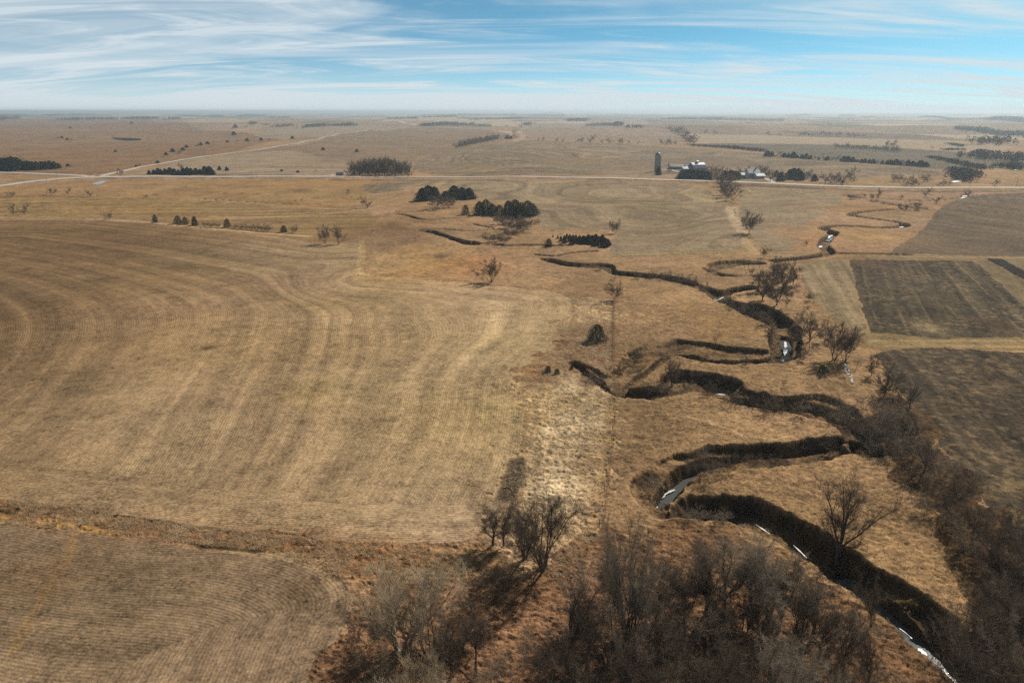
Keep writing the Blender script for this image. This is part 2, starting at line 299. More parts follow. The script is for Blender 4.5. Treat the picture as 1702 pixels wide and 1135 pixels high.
def paint(x, y):
    d = np.hypot(x, y); n = x.size
    base = alb((162,131,96))
    col = np.tile(base, (n, 1)); fc = np.zeros((n, 3)); tuft = np.full(n, 0.16); rough = np.full(n, 1.1); mask_row = np.zeros(n)
    # the farther country: sections of land, each farmed its own way
    far = sstep(1500, 2200, d + 250 * (vnoise(x / 300, y / 300, 5) - .5))
    wx = x + 60 * (fbm(x / 500, y / 500, 51, 2) - .5); wy = y + 60 * (fbm(x / 500, y / 500, 52, 2) - .5)
    ci = np.floor(wx / 410); cj = np.floor(wy / 620 + 0.5 * vhash(ci, ci * 0, 9)); hh = vhash(ci, cj, 61); h2 = vhash(ci, cj, 62)
    pal = np.array([alb(c) for c in ((156,128,98), (178,154,120), (134,112,86), (162,134,100), (118,98,74), (188,166,132), (148,124,92), (112,100,76))])
    fcol = pal[np.clip((hh * 8).astype(int), 0, 7)] * (0.92 + 0.16 * h2[:, None])
    # field boundaries and tree-lined draws are darker
    col = col * (1 - far[:, None]) + fcol * far[:, None]
    fc[:, 0] = np.where(h2 > .5, x, y); fc[:, 1] = np.where(h2 > .5, y, x); fc[:, 2] = far * 0.6
    tuft *= (1 - far)
    jx = fbm(x / 6, y / 6, 71, 4) - .5; jy = fbm(x / 6, y / 6, 72, 4) - .5
    for key, P, c, rs, tf, rg, rowd in FPW:
        ja = {'w': 20.0, 'w2': 20.0, 'y': 9.0, 'z': 10.0, 'x': 2.5, 't': 2.5}.get(key, 0) + np.minimum(2.2, 0.6 + d * 0.004)
        m = inside(x + jx * ja, y + jy * ja, P)
        if not m.any(): continue
        col[m] = alb(c); tuft[m] = tf; rough[m] = rg; fc[m, 2] = rs
        xs, ys = x[m], y[m]
        if rowd == 'big':
            c1 = -(xs + 0.15 * (ys - 150) + 9 * (fbm(xs / 90, ys / 90, 81, 2) - .5)) + 8
            dT, _ = seg_dist(xs, ys, TOPW)
            k = 28.0; c0 = -k * np.log(np.exp(-np.clip(c1, -50, 600) / k) + np.exp(-(dT) / k))
            dE, run = seg_dist(xs, ys, RGTW)
            e = 1 - sstep(8, 60, dE); c0 = c0 * (1 - e) + dE * e
            fc[m, 0] = c0; fc[m, 1] = ys * 0.7 + xs * 0.5
            dB, rB = seg_dist(xs, ys, BOTW); hb = dB < 9 + 3 * vnoise(xs / 9, ys / 9, 4); kk = np.where(hb)[0]; i_ = np.where(m)[0][kk]; fc[i_, 0] = dB[kk]; fc[i_, 1] = rB[kk]
            br = sstep(-190, 0, xs)[:, None]
            col[m] = alb((126,101,71)) * (1 - br) + alb((176,150,113)) * br
        elif rowd == 'corner':
            dE, run = seg_dist(xs, ys, CRNW); c1 = xs + 0.15 * ys
            e = 1 - sstep(4, 26, dE); dd = dE + 3 * (fbm(xs / 20, ys / 20, 83, 2) - .5)
            fc[m, 0] = dd; fc[m, 1] = run
        elif rowd in ('contour', 'mid'):
            s = 150 if rowd == 'contour' else 90
            h = fbm(xs / s, ys / (s * 1.2), 91 if rowd == 'mid' else 93, 2)
            fc[m, 0] = h * s * 1.1 + (ys * 0.15 if rowd == 'contour' else xs * 0.12); fc[m, 1] = xs
        else:
            a = R(rowd); wv = 3.5 * (fbm(xs / 60, ys / 60, 85, 2) - .5) * (1 if d.min() < 1e9 else 0)
            fc[m, 0] = xs * math.cos(a) - ys * math.sin(a) + wv; fc[m, 1] = xs * math.sin(a) + ys * math.cos(a)
            if key in ('r', 't', 'p', 'q'):
                cc = fc[m, 0]; ll = fc[m, 1]; fr = np.abs((cc / 7.4 + 0.15 * fbm(ll / 30, cc / 9, 5, 2)) % 1 - 0.5)
                lt = sstep(0.40, 0.49, fr) * sstep(0.35, 0.6, fbm(cc / 2, ll / 18, 6, 3)); bd = fbm(cc / 1.5, ll / 90, 8, 4); pt = 0.5 + 0.45 * (fbm(xs / 22, ys / 22, 9, 4) - .5)
                cl = col[m]; k1 = {'r': 0.42, 't': 0.28, 'p': 0.2, 'q': 0.25}[key]
                cl = cl * (1 + (2.3 * (bd - .5) + 1.1 * (pt - .5))[:, None] * (0.6 if key in 'rt' else 0.35))
                cl = cl + (alb((150,128,94)) - cl) * (lt * k1)[:, None]
                if key in 'rt': st_ = sstep(0.55, 0.75, fbm(xs / 1.3, ys / 1.3, 12, 2) * 0.6 + pt * 0.5)[:, None] * 0.5; cl = cl + (alb((146,122,88)) - cl) * st_
                col[m] = cl
    rowm = fc[:, 2] > 0.3
    cc = fc[:, 0]; ll = fc[:, 1]
    bandv = 0.62 * (fbm(cc / 6.5, ll / 170, 131, 4, 0.62) - .5) + 0.55 * (fbm(cc / 1.7, ll / 60, 133, 3, 0.6) - .5)
    bright = sstep(0.66, 0.74, fbm(cc / 3.1, ll / 120, 135, 3)) * 0.12
    col = np.where(rowm[:, None], col * (1 + (bandv * np.where(d > 420, 1.7, 1) + bright) * np.clip(fc[:, 2], 0, 1))[:, None], col)
    # pale bare earth and grass lines, dark strips, and the road bank's painted shade
    for P, w, c in LINW:
        mm = (x > P[:, 0].min() - 4 * w) & (x < P[:, 0].max() + 4 * w) & (y > P[:, 1].min() - 4 * w) & (y < P[:, 1].max() + 4 * w)
        if not mm.any(): continue
        s, _ = seg_dist(x[mm], y[mm], P); t = (1 - sstep(w * 0.5, w * 1.3, s + w * 0.8 * (fbm(x[mm] / (w * 2), y[mm] / (w * 2), 95, 2) - .5)))[:, None] * 0.85
        col[mm] = col[mm] * (1 - t) + alb(c) * t
    # big soft patches
    for (u0, v0, rx, ry, c, a) in BLOBW:
        q = ((x - u0) / rx) ** 2 + ((y - v0) / ry) ** 2
        t = (a * np.exp(-q * 1.2) * (0.4 + 1.2 * fbm(x / (rx * .25), y / (ry * .25), 97, 3)))
        t = np.clip(t, 0, 1)[:, None]; col = col * (1 - t) + alb(c) * t
    # wind and moisture mottling in all pasture
    mo = fbm(x / 26, y / 26, 101, 4) - .5
    past = (fc[:, 2] < 0.3)
    g = np.where(past, 0.50, 0.24) * mo
    col = col * (1 + g[:, None]); col[:, 0] *= 1 + 0.10 * (fbm(x / 60, y / 60, 103, 3) - .5); col[:, 2] *= 1 + 0.25 * (fbm(x / 45, y / 45, 104, 3) - .5)
    # pale straw in the waterway
    wm_ = sstep(-1.5, 7.0, sdist(x, y, WAYW, 12)  + 8 * (fbm(x / 8, y / 8, 108, 3) - .5))
    st = sstep(0.34, 0.60, fbm(x / 7, y / 11, 107, 5, 0.6)); st = (st * wm_)[:, None] * 0.85
    col = col * (1 - st) + alb((222,198,158)) * st
    return col, fc, tuft, rough

FPW = [(k, smooth(pxs(P), 1 if k in 'uvwxopfknmyz' else 0, True), c, rs, tf, rg, rd) for k, P, c, rs, tf, rg, rd in FIELDS]
BOTW = pxs([(-700,760),(-400,790),(0,828),(150,848),(350,877),(560,897),(720,905),(900,900)])
TOPW = pxs([(-700,372),(0,366),(180,366),(300,378),(420,391),(520,404),(560,408)])
RGTW = smooth(pxs([(640,463),(800,473),(925,485),(950,497),(948,530),(930,575),(885,605),(866,640),(872,690),(860,770),(832,838),(800,950),(760,1100)]), 1)
CRNW = smooth(pxs([(-500,860),(0,868),(120,880),(260,900),(380,912),(470,920),(530,938),(575,970),(588,1010),(560,1060),(525,1135),(490,1300)]), 2)
WAYW = pxs([(935,615),(1016,630),(1010,780),(985,880),(900,930),(830,880),(860,800),(880,690),(900,640)])
LINW = [(smooth(pxs(p), 1), w, c) for p, w, c in [
 ([(180,366),(258,371),(330,378),(430,387),(515,393)], 1.6, (196,172,134)),
 ([(0,360),(40,358),(110,363),(180,366)], 1.2, (178,150,110)),
 ([(350,360),(430,361),(520,358),(600,350),(640,340)], 1.4, (182,158,112)),
 ([(314,329),(353,333),(400,336),(470,342),(560,348)], 1.2, (180,150,106)),
 ([(600,400),(602,430),(592,456),(640,462),(760,470)], 1.5, (190,160,112)),
 ([(1020,500),(1018,600),(1021,700),(1008,790),(995,880)], 0.6, (134,102,72)),
 ([(1012,600),(1014,700),(1002,790),(988,880)], 0.9, (186,152,106)),
 ([(864,768),(853,800),(842,826)], 1.7, (52,40,30)),
 ([(1013,425),(1100,421),(1200,419),(1250,412),(1232,380),(1216,345)], 1.8, (162,142,100)),
 ([(1216,345),(1226,370),(1234,385)], 4.0, (190,166,132)),
 ([(1236,398),(1250,418),(1262,422)], 2.4, (178,150,112)),
 ([(600,312),(660,305),(750,303)], 3, (110,88,66)), ([(560,299),(700,300),(830,299)], 5.5, (104,84,64)),
 ([(840,293),(950,294),(1060,297),(1130,300)], 3.0, (96,78,58)),
 ([(200,294),(350,292.5),(470,293)], 7, (96,82,62)), ([(350,290),(480,291)], 6, (124,104,82)),
 ([(1230,308),(1324,312.5),(1437,317),(1550,319),(1702,318)], 6.5, (98,80,58)),  # shade of the road bank's near slope, painted as a dark verge band
 ([(720,288),(800,287),(880,283),(910,285)], 8, (118,98,74)),
 ([(0,372),(150,378),(250,385)], 3, (130,105,72)),
 ([(20,325),(60,324),(150,328)], 2, (132,104,70)),
 ([(120,890),(115,930),(60,1010),(20,1080)], 0.8, (150,122,84)),
 ([(300,905),(420,918),(500,930),(545,960),(560,990)], 0.9, (176,150,112)),
 ([(0,858),(60,862),(110,872),(210,890)], 0.7, (184,146,84)),
 ([(340,877),(420,890),(520,905)], 0.5, (60,48,34)), ([(150,850),(260,866),(330,878)], 0.4, (62,50,36)), ([(330,908),(380,912),(430,916)], 0.5, (54,44,32)),
 ([(1430,566),(1560,567),(1702,566)], 0.9, (178,152,108)), ([(1470,575),(1560,573),(1702,577)], 0.8, (172,146,102)),
 ([(1500,427),(1702,429),(1900,430)], 1.2, (166,142,100)),
 ([(640,200),(690,208)], 12, (196,186,168)), ([(855,236),(872,227),(860,218),(880,212)], 8, (176,154,126)),
 ([(1035,700),(1100,685),(1180,700),(1260,735),(1330,722)], 0.35, (186,154,112)), ([(1180,800),(1260,800),(1340,812),(1420,860),(1500,905)], 0.35, (184,152,112)),
 ([(1060,520),(1130,545),(1200,560),(1265,575)], 0.5, (184,152,112)), ([(1150,615),(1250,625),(1340,640),(1400,650)], 0.4, (182,150,110)), ([(620,420),(700,405),(800,420),(880,455),(960,470)], 0.8, (182,152,112)),
 ([(1350,505),(1395,545),(1430,575)], 2.0, (150,120,82)),
]]
def blob(u, v, ru, rv, c, a):
    x0, y0 = at(u, v); x1, _ = at(u + ru, v); _, ya = at(u, v - rv); _, yb = at(u, v + rv)
    return (x0, y0, abs(x1 - x0), abs(ya - yb) / 2, c, a)
BLOBW = [blob(*a) for a in [
 (700,435,75,28,(186,144,90),0.9), (650,440,60,18,(196,166,120),0.5), (790,440,60,20,(182,128,76),0.6), (735,425,18,8,(112,92,68),0.9),
 (660,380,90,20,(126,98,66),0.8), (345,578,12,5,(88,72,50),0.9), (165,465,20,4,(96,76,52),0.7), (285,445,25,5,(100,80,56),0.5), (45,447,10,2,(80,62,44),0.9),
 (520,650,60,30,(176,150,98),0.5), (1450,650,10,8,(100,74,50),0.4), (1100,640,40,20,(140,104,64),0.3),
 (1180,580,80,14,(124,98,64),0.8), (1080,595,50,18,(176,134,80),0.5), (1545,545,28,12,(168,148,110),0.9), (1420,388,80,16,(176,142,88),0.8), (1420,345,90,8,(176,134,84),0.6),
 (1350,400,40,30,(172,128,86),0.6), (1200,540,90,40,(160,126,80),0.5), (420,890,260,18,(150,108,78),0.5), (100,850,100,10,(120,92,68),0.6), (620,930,80,30,(150,104,66),0.5),
 (60,960,90,40,(134,108,74),0.6), (160,930,40,40,(112,92,68),0.4), (230,945,40,14,(100,82,58),0.5), (500,985,40,30,(100,78,54),0.6), (1160,325,60,14,(158,138,98),0.4),
 (1060,345,120,16,(124,106,74),0.5), (1130,375,80,20,(128,110,78),0.5), (500,317,20,4,(112,92,66),0.8), (880,470,60,8,(176,146,100),0.3), (1290,480,20,10,(170,136,96),0.6),
 (1500,480,60,30,(84,72,54),0.4), (1650,540,40,14,(90,70,50),0.6), (1660,640,50,40,(86,74,56),0.5), (1000,560,20,30,(142,104,76),0.6), (940,560,20,30,(146,112,82),0.5),
 (80,240,120,10,(150,124,92),0.5), (560,265,60,10,(138,114,88),0.6), (870,280,50,3,(108,90,68),0.7), (960,270,80,5,(140,118,84),0.5), (1040,270,40,5,(132,112,80),0.5)]]

# ------------------------------------------------------------------ materials
def new_mat(name):
    m = bpy.data.materials.new(name); m.use_nodes = True; t = m.node_tree; t.nodes.clear()
    o = t.nodes.new('ShaderNodeOutputMaterial'); b = t.nodes.new('ShaderNodeBsdfPrincipled'); t.links.new(b.outputs[0], o.inputs[0])
    b.inputs['Roughness'].default_value = 0.9; b.inputs['Specular IOR Level'].default_value = 0.15
    return m, t, b
class NT:
    def __init__(s, t): s.t = t
    def n(s, k): return s.t.nodes.new(k)
    def l(s, a, b): s.t.links.new(a, b)
    def m(s, op, a, b=None, c=None, clamp=False):
        n = s.n('ShaderNodeMath'); n.operation = op; n.use_clamp = clamp
        for i, v in enumerate((a, b, c)):
            if v is None: continue
            if isinstance(v, (int, float)): n.inputs[i].default_value = v
            else: s.l(v, n.inputs[i])
        return n.outputs[0]
    def noise(s, vec, scale, detail=4, rough=0.55, dist=0.0, dim='3D'):
        n = s.n('ShaderNodeTexNoise'); n.noise_dimensions = dim; n.inputs['Scale'].default_value = scale; n.inputs['Detail'].default_value = detail
        n.inputs['Roughness'].default_value = rough; n.inputs['Distortion'].default_value = dist; s.l(vec, n.inputs['Vector']); return n.outputs['Fac']
    def rng(s, v, a, b, c=0.0, d=1.0):
        m = s.n('ShaderNodeMapRange'); m.interpolation_type = 'SMOOTHSTEP'; s.l(v, m.inputs[0])
        for i, q in ((1, a), (2, b), (3, c), (4, d)): m.inputs[i].default_value = q
        return m.outputs[0]
    def vec(s, x, y, z=0.0):
        c = s.n('ShaderNodeCombineXYZ')
        for i, v in enumerate((x, y, z)):
            if isinstance(v, (int, float)): c.inputs[i].default_value = v
            else: s.l(v, c.inputs[i])
        return c.outputs[0]
def simple(name, c1, c2=None, scale=1.0, rough=0.9, spec=0.15, metal=0.0):
    m, t, b = new_mat(name); q = NT(t); b.inputs['Roughness'].default_value = rough; b.inputs['Specular IOR Level'].default_value = spec; b.inputs['Metallic'].default_value = metal
    g = q.n('ShaderNodeTexCoord'); f = q.noise(g.outputs['Object'], scale, 5, 0.6)
    r = q.n('ShaderNodeMix'); r.data_type = 'RGBA'; q.l(q.rng(f, 0.3, 0.7), r.inputs[0])
    r.inputs[6].default_value = (*c1, 1); r.inputs[7].default_value = (*(c2 or c1), 1); q.l(r.outputs[2], b.inputs['Base Color'])
    return m

gm, t, b = new_mat('land'); q = NT(t)
ac = q.n('ShaderNodeAttribute'); ac.attribute_name = 'Col'
af = q.n('ShaderNodeAttribute'); af.attribute_name = 'rows'
ar = q.n('ShaderNodeAttribute'); ar.attribute_name = 'rough'
geo = q.n('ShaderNodeNewGeometry'); pos = geo.outputs['Position']
sp = q.n('ShaderNodeSeparateXYZ'); q.l(af.outputs['Vector'], sp.inputs[0]); rc, rl, rs = sp.outputs
grain = q.noise(pos, 1.9, 4, 0.8)                       # straw and clods, a hand to a foot across
grain2 = q.noise(pos, 0.55, 4, 0.62, 0.6)                # clumps of grass
grain3 = q.noise(pos, 0.11, 4, 0.6, 0.3)
big = q.noise(pos, 0.018, 4, 0.6)
grain4 = q.noise(pos, 0.30, 6, 0.85); grain5 = q.noise(pos, 0.055, 7, 0.82)
wob = q.m('MULTIPLY', q.m('SUBTRACT', q.noise(pos, 0.25, 2, 0.5), 0.5), 0.35)
rcw = q.m('ADD', rc, wob)
row = q.m('SINE', q.m('MULTIPLY', rcw, 2 * math.pi / 0.52))
streak = q.noise(q.vec(q.m('MULTIPLY', rc, 1.5), q.m('MULTIPLY', rl, 0.55)), 1.0, 4, 0.75, 0, '2D')
pas = q.noise(q.vec(q.m('MULTIPLY', rc, 0.16), q.m('MULTIPLY', rl, 0.012)), 1.0, 4, 0.65, 0, '2D')
rowk = q.rng(q.noise(pos, 0.07, 3, 0.6), 0.35, 0.65)
f = q.m('ADD', 1.0, q.m('MULTIPLY', rs, q.m('ADD', q.m('MULTIPLY', q.m('MULTIPLY', row, rowk), 0.08), q.m('ADD', q.m('MULTIPLY', q.m('SUBTRACT', streak, 0.5), 0.85), q.m('MULTIPLY', q.m('SUBTRACT', pas, 0.5), 0.70)))))
f = q.m('ADD', f, q.m('MULTIPLY', q.m('SUBTRACT', grain, 0.5), 2.6))
f = q.m('ADD', f, q.m('MULTIPLY', q.m('MULTIPLY', q.m('SUBTRACT', grain2, 0.5), ar.outputs['Fac']), 1.5))
f = q.m('ADD', f, q.m('MULTIPLY', q.m('MULTIPLY', q.m('SUBTRACT', grain3, 0.5), ar.outputs['Fac']), 0.45))
f = q.m('ADD', f, q.m('MULTIPLY', q.m('SUBTRACT', big, 0.5), 0.30))
f = q.m('ADD', f, q.m('ADD', q.m('MULTIPLY', q.m('SUBTRACT', grain4, 0.5), 1.7), q.m('MULTIPLY', q.m('SUBTRACT', grain5, 0.5), 1.5)))
f = q.m('MINIMUM', q.m('MAXIMUM', f, 0.25), 1.9)
mul = q.n('ShaderNodeVectorMath'); mul.operation = 'SCALE'; q.l(ac.outputs['Color'], mul.inputs[0]); q.l(f, mul.inputs['Scale'])
q.l(mul.outputs[0], b.inputs['Base Color'])
hgt_ = q.m('ADD', q.m('MULTIPLY', grain, 0.22), q.m('ADD', q.m('MULTIPLY', q.m('MULTIPLY', grain2, ar.outputs['Fac']), 0.35), q.m('MULTIPLY', q.m('MULTIPLY', row, rs), 0.025)))
bp = q.n('ShaderNodeBump'); bp.inputs['Strength'].default_value = 0.8; bp.inputs['Distance'].default_value = 0.7; q.l(hgt_, bp.inputs['Height']); q.l(bp.outputs[0], b.inputs['Normal'])
b.inputs['Specular IOR Level'].default_value = 0.05; b.inputs['Roughness'].default_value = 1.0

M = {}
M['bark'] = simple('bark', (0.060, 0.048, 0.036), (0.13, 0.105, 0.08), 3)
M['twig'] = simple('twig', (0.17, 0.126, 0.088), (0.25, 0.19, 0.135), 0.6)
M['palebark'] = simple('pale_bark', (0.46, 0.42, 0.34), (0.22, 0.19, 0.15), 2)
M['paletwig'] = simple('pale_twig', (0.62, 0.50, 0.33), (0.34, 0.26, 0.17), 0.6)
M['redtwig'] = simple('red_twig', (0.24, 0.14, 0.09), (0.17, 0.11, 0.075), 0.6)
M['cedar'] = simple('cedar_needles', (0.034, 0.042, 0.022), (0.085, 0.088, 0.048), 0.7)
M['browncedar'] = simple('brown_cedar_needles', (0.075, 0.052, 0.028), (0.05, 0.044, 0.024), 0.9)
M['farwood'] = simple('far_twigs', (0.10, 0.080, 0.062), (0.15, 0.118, 0.09), 0.05)
M['gravel'] = simple('gravel', (0.56, 0.51, 0.44), (0.46, 0.41, 0.35), 0.35)
M['snow'] = simple('snow_ice', (0.80, 0.82, 0.85), (0.62, 0.63, 0.64), 0.9, 0.5, 0.4)
M['concrete'] = simple('concrete', (0.36, 0.34, 0.31), (0.24, 0.23, 0.21), 0.8)
M['metalroof'] = simple('metal_roof', (0.26, 0.29, 0.33), (0.19, 0.21, 0.25), 0.3, 0.5, 0.3, 0.3)
M['whitemetal'] = simple('white_metal', (0.46, 0.47, 0.48), (0.34, 0.35, 0.36), 0.3, 0.45, 0.5)
M['whitewall'] = simple('white_boards', (0.58, 0.57, 0.55), (0.40, 0.39, 0.37), 0.7)
M['greywall'] = simple('weathered_boards', (0.25, 0.23, 0.21), (0.17, 0.155, 0.14), 0.7)
M['shingle'] = simple('grey_shingles', (0.16, 0.18, 0.21), (0.11, 0.125, 0.15), 0.9)
M['darkglass'] = simple('dark_opening', (0.02, 0.022, 0.026), None, 1, 0.2, 0.5)
M['wood'] = simple('pole_wood', (0.16, 0.13, 0.10), (0.10, 0.08, 0.065), 2)
M['rubble'] = simple('broken_concrete', (0.80, 0.76, 0.68), (0.5, 0.47, 0.42), 1.5)
wmat, t, b = new_mat('creek_water'); q = NT(t); b.inputs['Base Color'].default_value = (0.10, 0.105, 0.10, 1); b.inputs['Roughness'].default_value = 0.09; b.inputs['Specular IOR Level'].default_value = 0.6; b.inputs['IOR'].default_value = 1.33
g = q.n('ShaderNodeTexCoord'); f = q.noise(g.outputs['Object'], 3.0, 4, 0.6); bp = q.n('ShaderNodeBump'); bp.inputs['Strength'].default_value = 0.06; bp.inputs['Distance'].default_value = 0.1; q.l(f, bp.inputs['Height']); q.l(bp.outputs[0], b.inputs['Normal'])
M['water'] = wmat

# ------------------------------------------------------------------ mesh helpers
def mesh_np(name, V, F, mats, smooth_=False, k=None):
    """V (n,3), F (m,k) -> mesh"""
    me = bpy.data.meshes.new(name); V = np.asarray(V, np.float32); F = np.asarray(F, np.int32); k = F.shape[1]
    me.vertices.add(len(V)); me.vertices.foreach_set('co', V.ravel())
    me.loops.add(F.size); me.loops.foreach_set('vertex_index', F.ravel())
    me.polygons.add(len(F)); me.polygons.foreach_set('loop_start', np.arange(0, F.size, k, dtype=np.int32))
    try: me.polygons.foreach_set('loop_total', np.full(len(F), k, np.int32))
    except Exception: pass
    if smooth_: me.polygons.foreach_set('use_smooth', np.ones(len(F), bool))
    me.update(calc_edges=True)
    for m in (mats if isinstance(mats, (list, tuple)) else [mats]): me.materials.append(m)
    return me
def link(name, data, parent=None, loc=None):
    o = bpy.data.objects.new(name, data); COL.objects.link(o)
    if parent: o.parent = parent
    if loc is not None: o.location = loc
    return o
def tag(o, label=None, cat=None, group=None, kind=None):
    if label: o['label'] = label
    if cat: o['category'] = cat
    if group: o['group'] = group
    if kind: o['kind'] = kind
    return o

# ------------------------------------------------------------------ the ground, one sheet out to the horizon
def build_ground():
    az = [0.0]; stepf = 0.062
    a = 0.0
    while a < 180:
        s = stepf if a < 38.5 else min(6.0, stepf * 1.18 ** ((a - 38.5) / 0.5)); s = min(s, 5.0)
        a += s
        if a < 180: az.append(a)
    az = np.array(az); az = np.concatenate([-az[::-1][:-1], az, [180.0]]); az = np.unique(az)
    rs = [4.0, 12, 22, 32, 40, 46]; d = 50.0
    while d < 38000:
        rs.append(d); d += max(min((d * d / CAMH + CAMH) * (0.00062 if 170 < d < 520 else 0.00100), 9 + max(0, d - 1500) * 0.02), 0.09)
    rs = np.array(rs); A, D = np.meshgrid(np.radians(az), rs)
    x = (D * np.sin(A)).ravel(); y = (D * np.cos(A)).ravel()
    col, fc, tuft, rough = paint(x, y)
    cv = carve(x, y); rb = road_bank(x, y)
    z = hbase(x, y) - cv + rb
    d = np.hypot(x, y); near = 1 - sstep(170, 330, d)
    # steep bank earth painted near-black as shade; floor grass and mud darkened with it
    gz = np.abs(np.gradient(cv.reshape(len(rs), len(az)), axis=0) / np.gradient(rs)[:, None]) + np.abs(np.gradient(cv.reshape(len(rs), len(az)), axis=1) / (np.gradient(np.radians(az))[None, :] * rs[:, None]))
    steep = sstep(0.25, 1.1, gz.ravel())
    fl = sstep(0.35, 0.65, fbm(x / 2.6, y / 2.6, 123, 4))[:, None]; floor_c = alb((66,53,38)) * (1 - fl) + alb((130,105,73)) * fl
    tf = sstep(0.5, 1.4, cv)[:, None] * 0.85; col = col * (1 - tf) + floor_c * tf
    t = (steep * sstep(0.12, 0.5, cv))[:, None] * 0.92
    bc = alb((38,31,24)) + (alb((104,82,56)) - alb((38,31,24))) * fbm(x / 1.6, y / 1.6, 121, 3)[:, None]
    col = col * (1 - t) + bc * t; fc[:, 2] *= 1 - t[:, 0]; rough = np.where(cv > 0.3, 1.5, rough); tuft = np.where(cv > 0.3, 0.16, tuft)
    wx_ = 1.6 * (fbm(x / 3.1, y / 3.1, 115, 2) - .5); wy_ = 1.6 * (fbm(x / 3.1, y / 3.1, 116, 2) - .5)
    n1 = fbm((x + wx_) / 1.0, (y + wy_) / 0.62, 111, 3, 0.6); n2 = fbm(x / 3.2, y / 2.4, 113, 3)
    tz = tuft * (2.6 * (n1 - 0.5) + 1.6 * (n2 - 0.5)) * near
    z = z + tz + 0.05 * (n1 - .5) * near
    nr, nc = len(rs), len(az)
    V = np.stack([x, y, z], 1)
    i = np.arange(nr - 1)[:, None] * nc; j = np.arange(nc)[None, :]; j2 = (j + 1) % nc
    F = np.stack([i + j, i + j2, i + nc + j2, i + nc + j], -1).reshape(-1, 4)
    F = F[:, ::-1]
    me = mesh_np('ground', V, F, gm, True)
    # close the little hole below the camera
    for nm, arr in (('rows', fc),):
        at_ = me.attributes.new(nm, 'FLOAT_VECTOR', 'POINT'); at_.data.foreach_set('vector', arr.astype(np.float32).ravel())
    at_ = me.attributes.new('rough', 'FLOAT', 'POINT'); at_.data.foreach_set('value', rough.astype(np.float32))
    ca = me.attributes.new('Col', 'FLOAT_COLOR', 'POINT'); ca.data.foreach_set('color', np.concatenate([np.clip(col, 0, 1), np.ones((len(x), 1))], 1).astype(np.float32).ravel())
    o = link('ground', me); tag(o, kind='structure')
    print('ground verts', len(V), nr, nc)
    # the small disc right under the drone
    bm_v = [(4 * math.sin(a), 4 * math.cos(a), float(hbase(0, 0))) for a in np.radians(az[:-1])][::40]
    return o
build_ground()

def densify(P, step):
    out = []
    for a, b in zip(P[:-1], P[1:]):
        n = max(1, int(np.hypot(*(b - a)) / step))
        for k in range(n): out.append(a + (b - a) * k / n)
    out.append(P[-1]); return np.array(out)
def ribbon(name, P, hw, zfun, mat, jitter=0.0, rows=5, seed=1):
    P = np.asarray(P); T = np.gradient(P, axis=0); T /= np.linalg.norm(T, axis=1)[:, None] + 1e-9; Nn = np.stack([-T[:, 1], T[:, 0]], 1)
    hw = np.broadcast_to(hw, (len(P),)) * (1 + jitter * (fbm(np.arange(len(P)) / 6.0, np.zeros(len(P)), seed, 2) - .5) * 2)
    V = []
    for k in range(rows):
        s = -1 + 2 * k / (rows - 1); q_ = P + Nn * (hw * s)[:, None]; V.append(np.column_stack([q_, zfun(q_[:, 0], q_[:, 1], P)]))
    V = np.stack(V, 1).reshape(-1, 3); n = len(P)
    i = np.arange(n - 1)[:, None] * rows; j = np.arange(rows - 1)[None, :]
    F = np.stack([i + j, i + rows + j, i + rows + j + 1, i + j + 1], -1).reshape(-1, 4)
    me = mesh_np(name, V, F[:, ::-1], mat, True)
    if me.polygons[len(me.polygons) // 2].normal.z < 0: me.flip_normals()
    return me

# roads lie a little above the land
def road_z(lift):
    def f(x, y, P):
        d = np.hypot(x, y); return hbase(x, y) + road_bank(x, y) + lift + 0.0007 * np.maximum(d - 700, 0)
    return f
for k_, (P, w, b_) in ROADW.items():
    o = link('gravel_road', ribbon('gravel_road', densify(P, 4.0), w, road_z(0.10 if k_ == 'main' else (0.08 if k_ == 'west' else 0.06)), M['gravel'], 0.04)); tag(o, kind='structure')
for p, w in (([(1290,307),(1284,303),(1276,298),(1262,296)], 2.2), ([(1150,300.5),(1146,296),(1138,288),(1120,284),(1100,282)], 2.4), ([(560,295.5),(556,292),(548,291)], 2.2)):
    o = link('farm_track', ribbon('farm_track', densify(smooth(pxs(p), 2), 2.5), w, road_z(0.20), M['gravel'], 0.2)); tag(o, kind='structure')

# creek water: a narrow run on the channel floor
def floor_z(depth):
    return lambda x, y, P: hbase(x, y) - depth
def water_run(pts, hw, depth, off=None):
    P = densify(smooth(pxs(pts, -depth if off is None else off), 2), 0.8)
    o = link('water', ribbon('water', P, hw, floor_z(depth), M['water'], 0.5, 5, int(pts[0][0]))); tag(o, kind='structure'); return o
for pts_, hw_, dp_ in WATERS: water_run(pts_, hw_, dp_)
for pts, hw, dep in (([(1271,517),(1279,517),(1287,519)], 2.0, 3.1), ([(1284,528),(1292,528),(1299,526)], 1.6, 3.1)):
    o = link('ice', ribbon('ice', densify(pxs(pts, -dep), 0.8), hw, floor_z(dep - 0.12), simple('creek_ice', (0.46, 0.50, 0.58), (0.36, 0.40, 0.48), 0.8, 0.35, 0.5), 0.5)); tag(o, kind='structure')
water_run([(1505,376),(1499,374.5),(1492,373)], 1.6, 2.05); water_run([(1379,395),(1376,397.5),(1372,401)], 1.6, 2.05)
o = link('water', ribbon('water', densify(pxs([(159,307),(166,304),(175,301.5)]), 2), 3.0, lambda x, y, P: hbase(x, y) + 0.25, M['water'], 0.5)); tag(o, kind='structure')

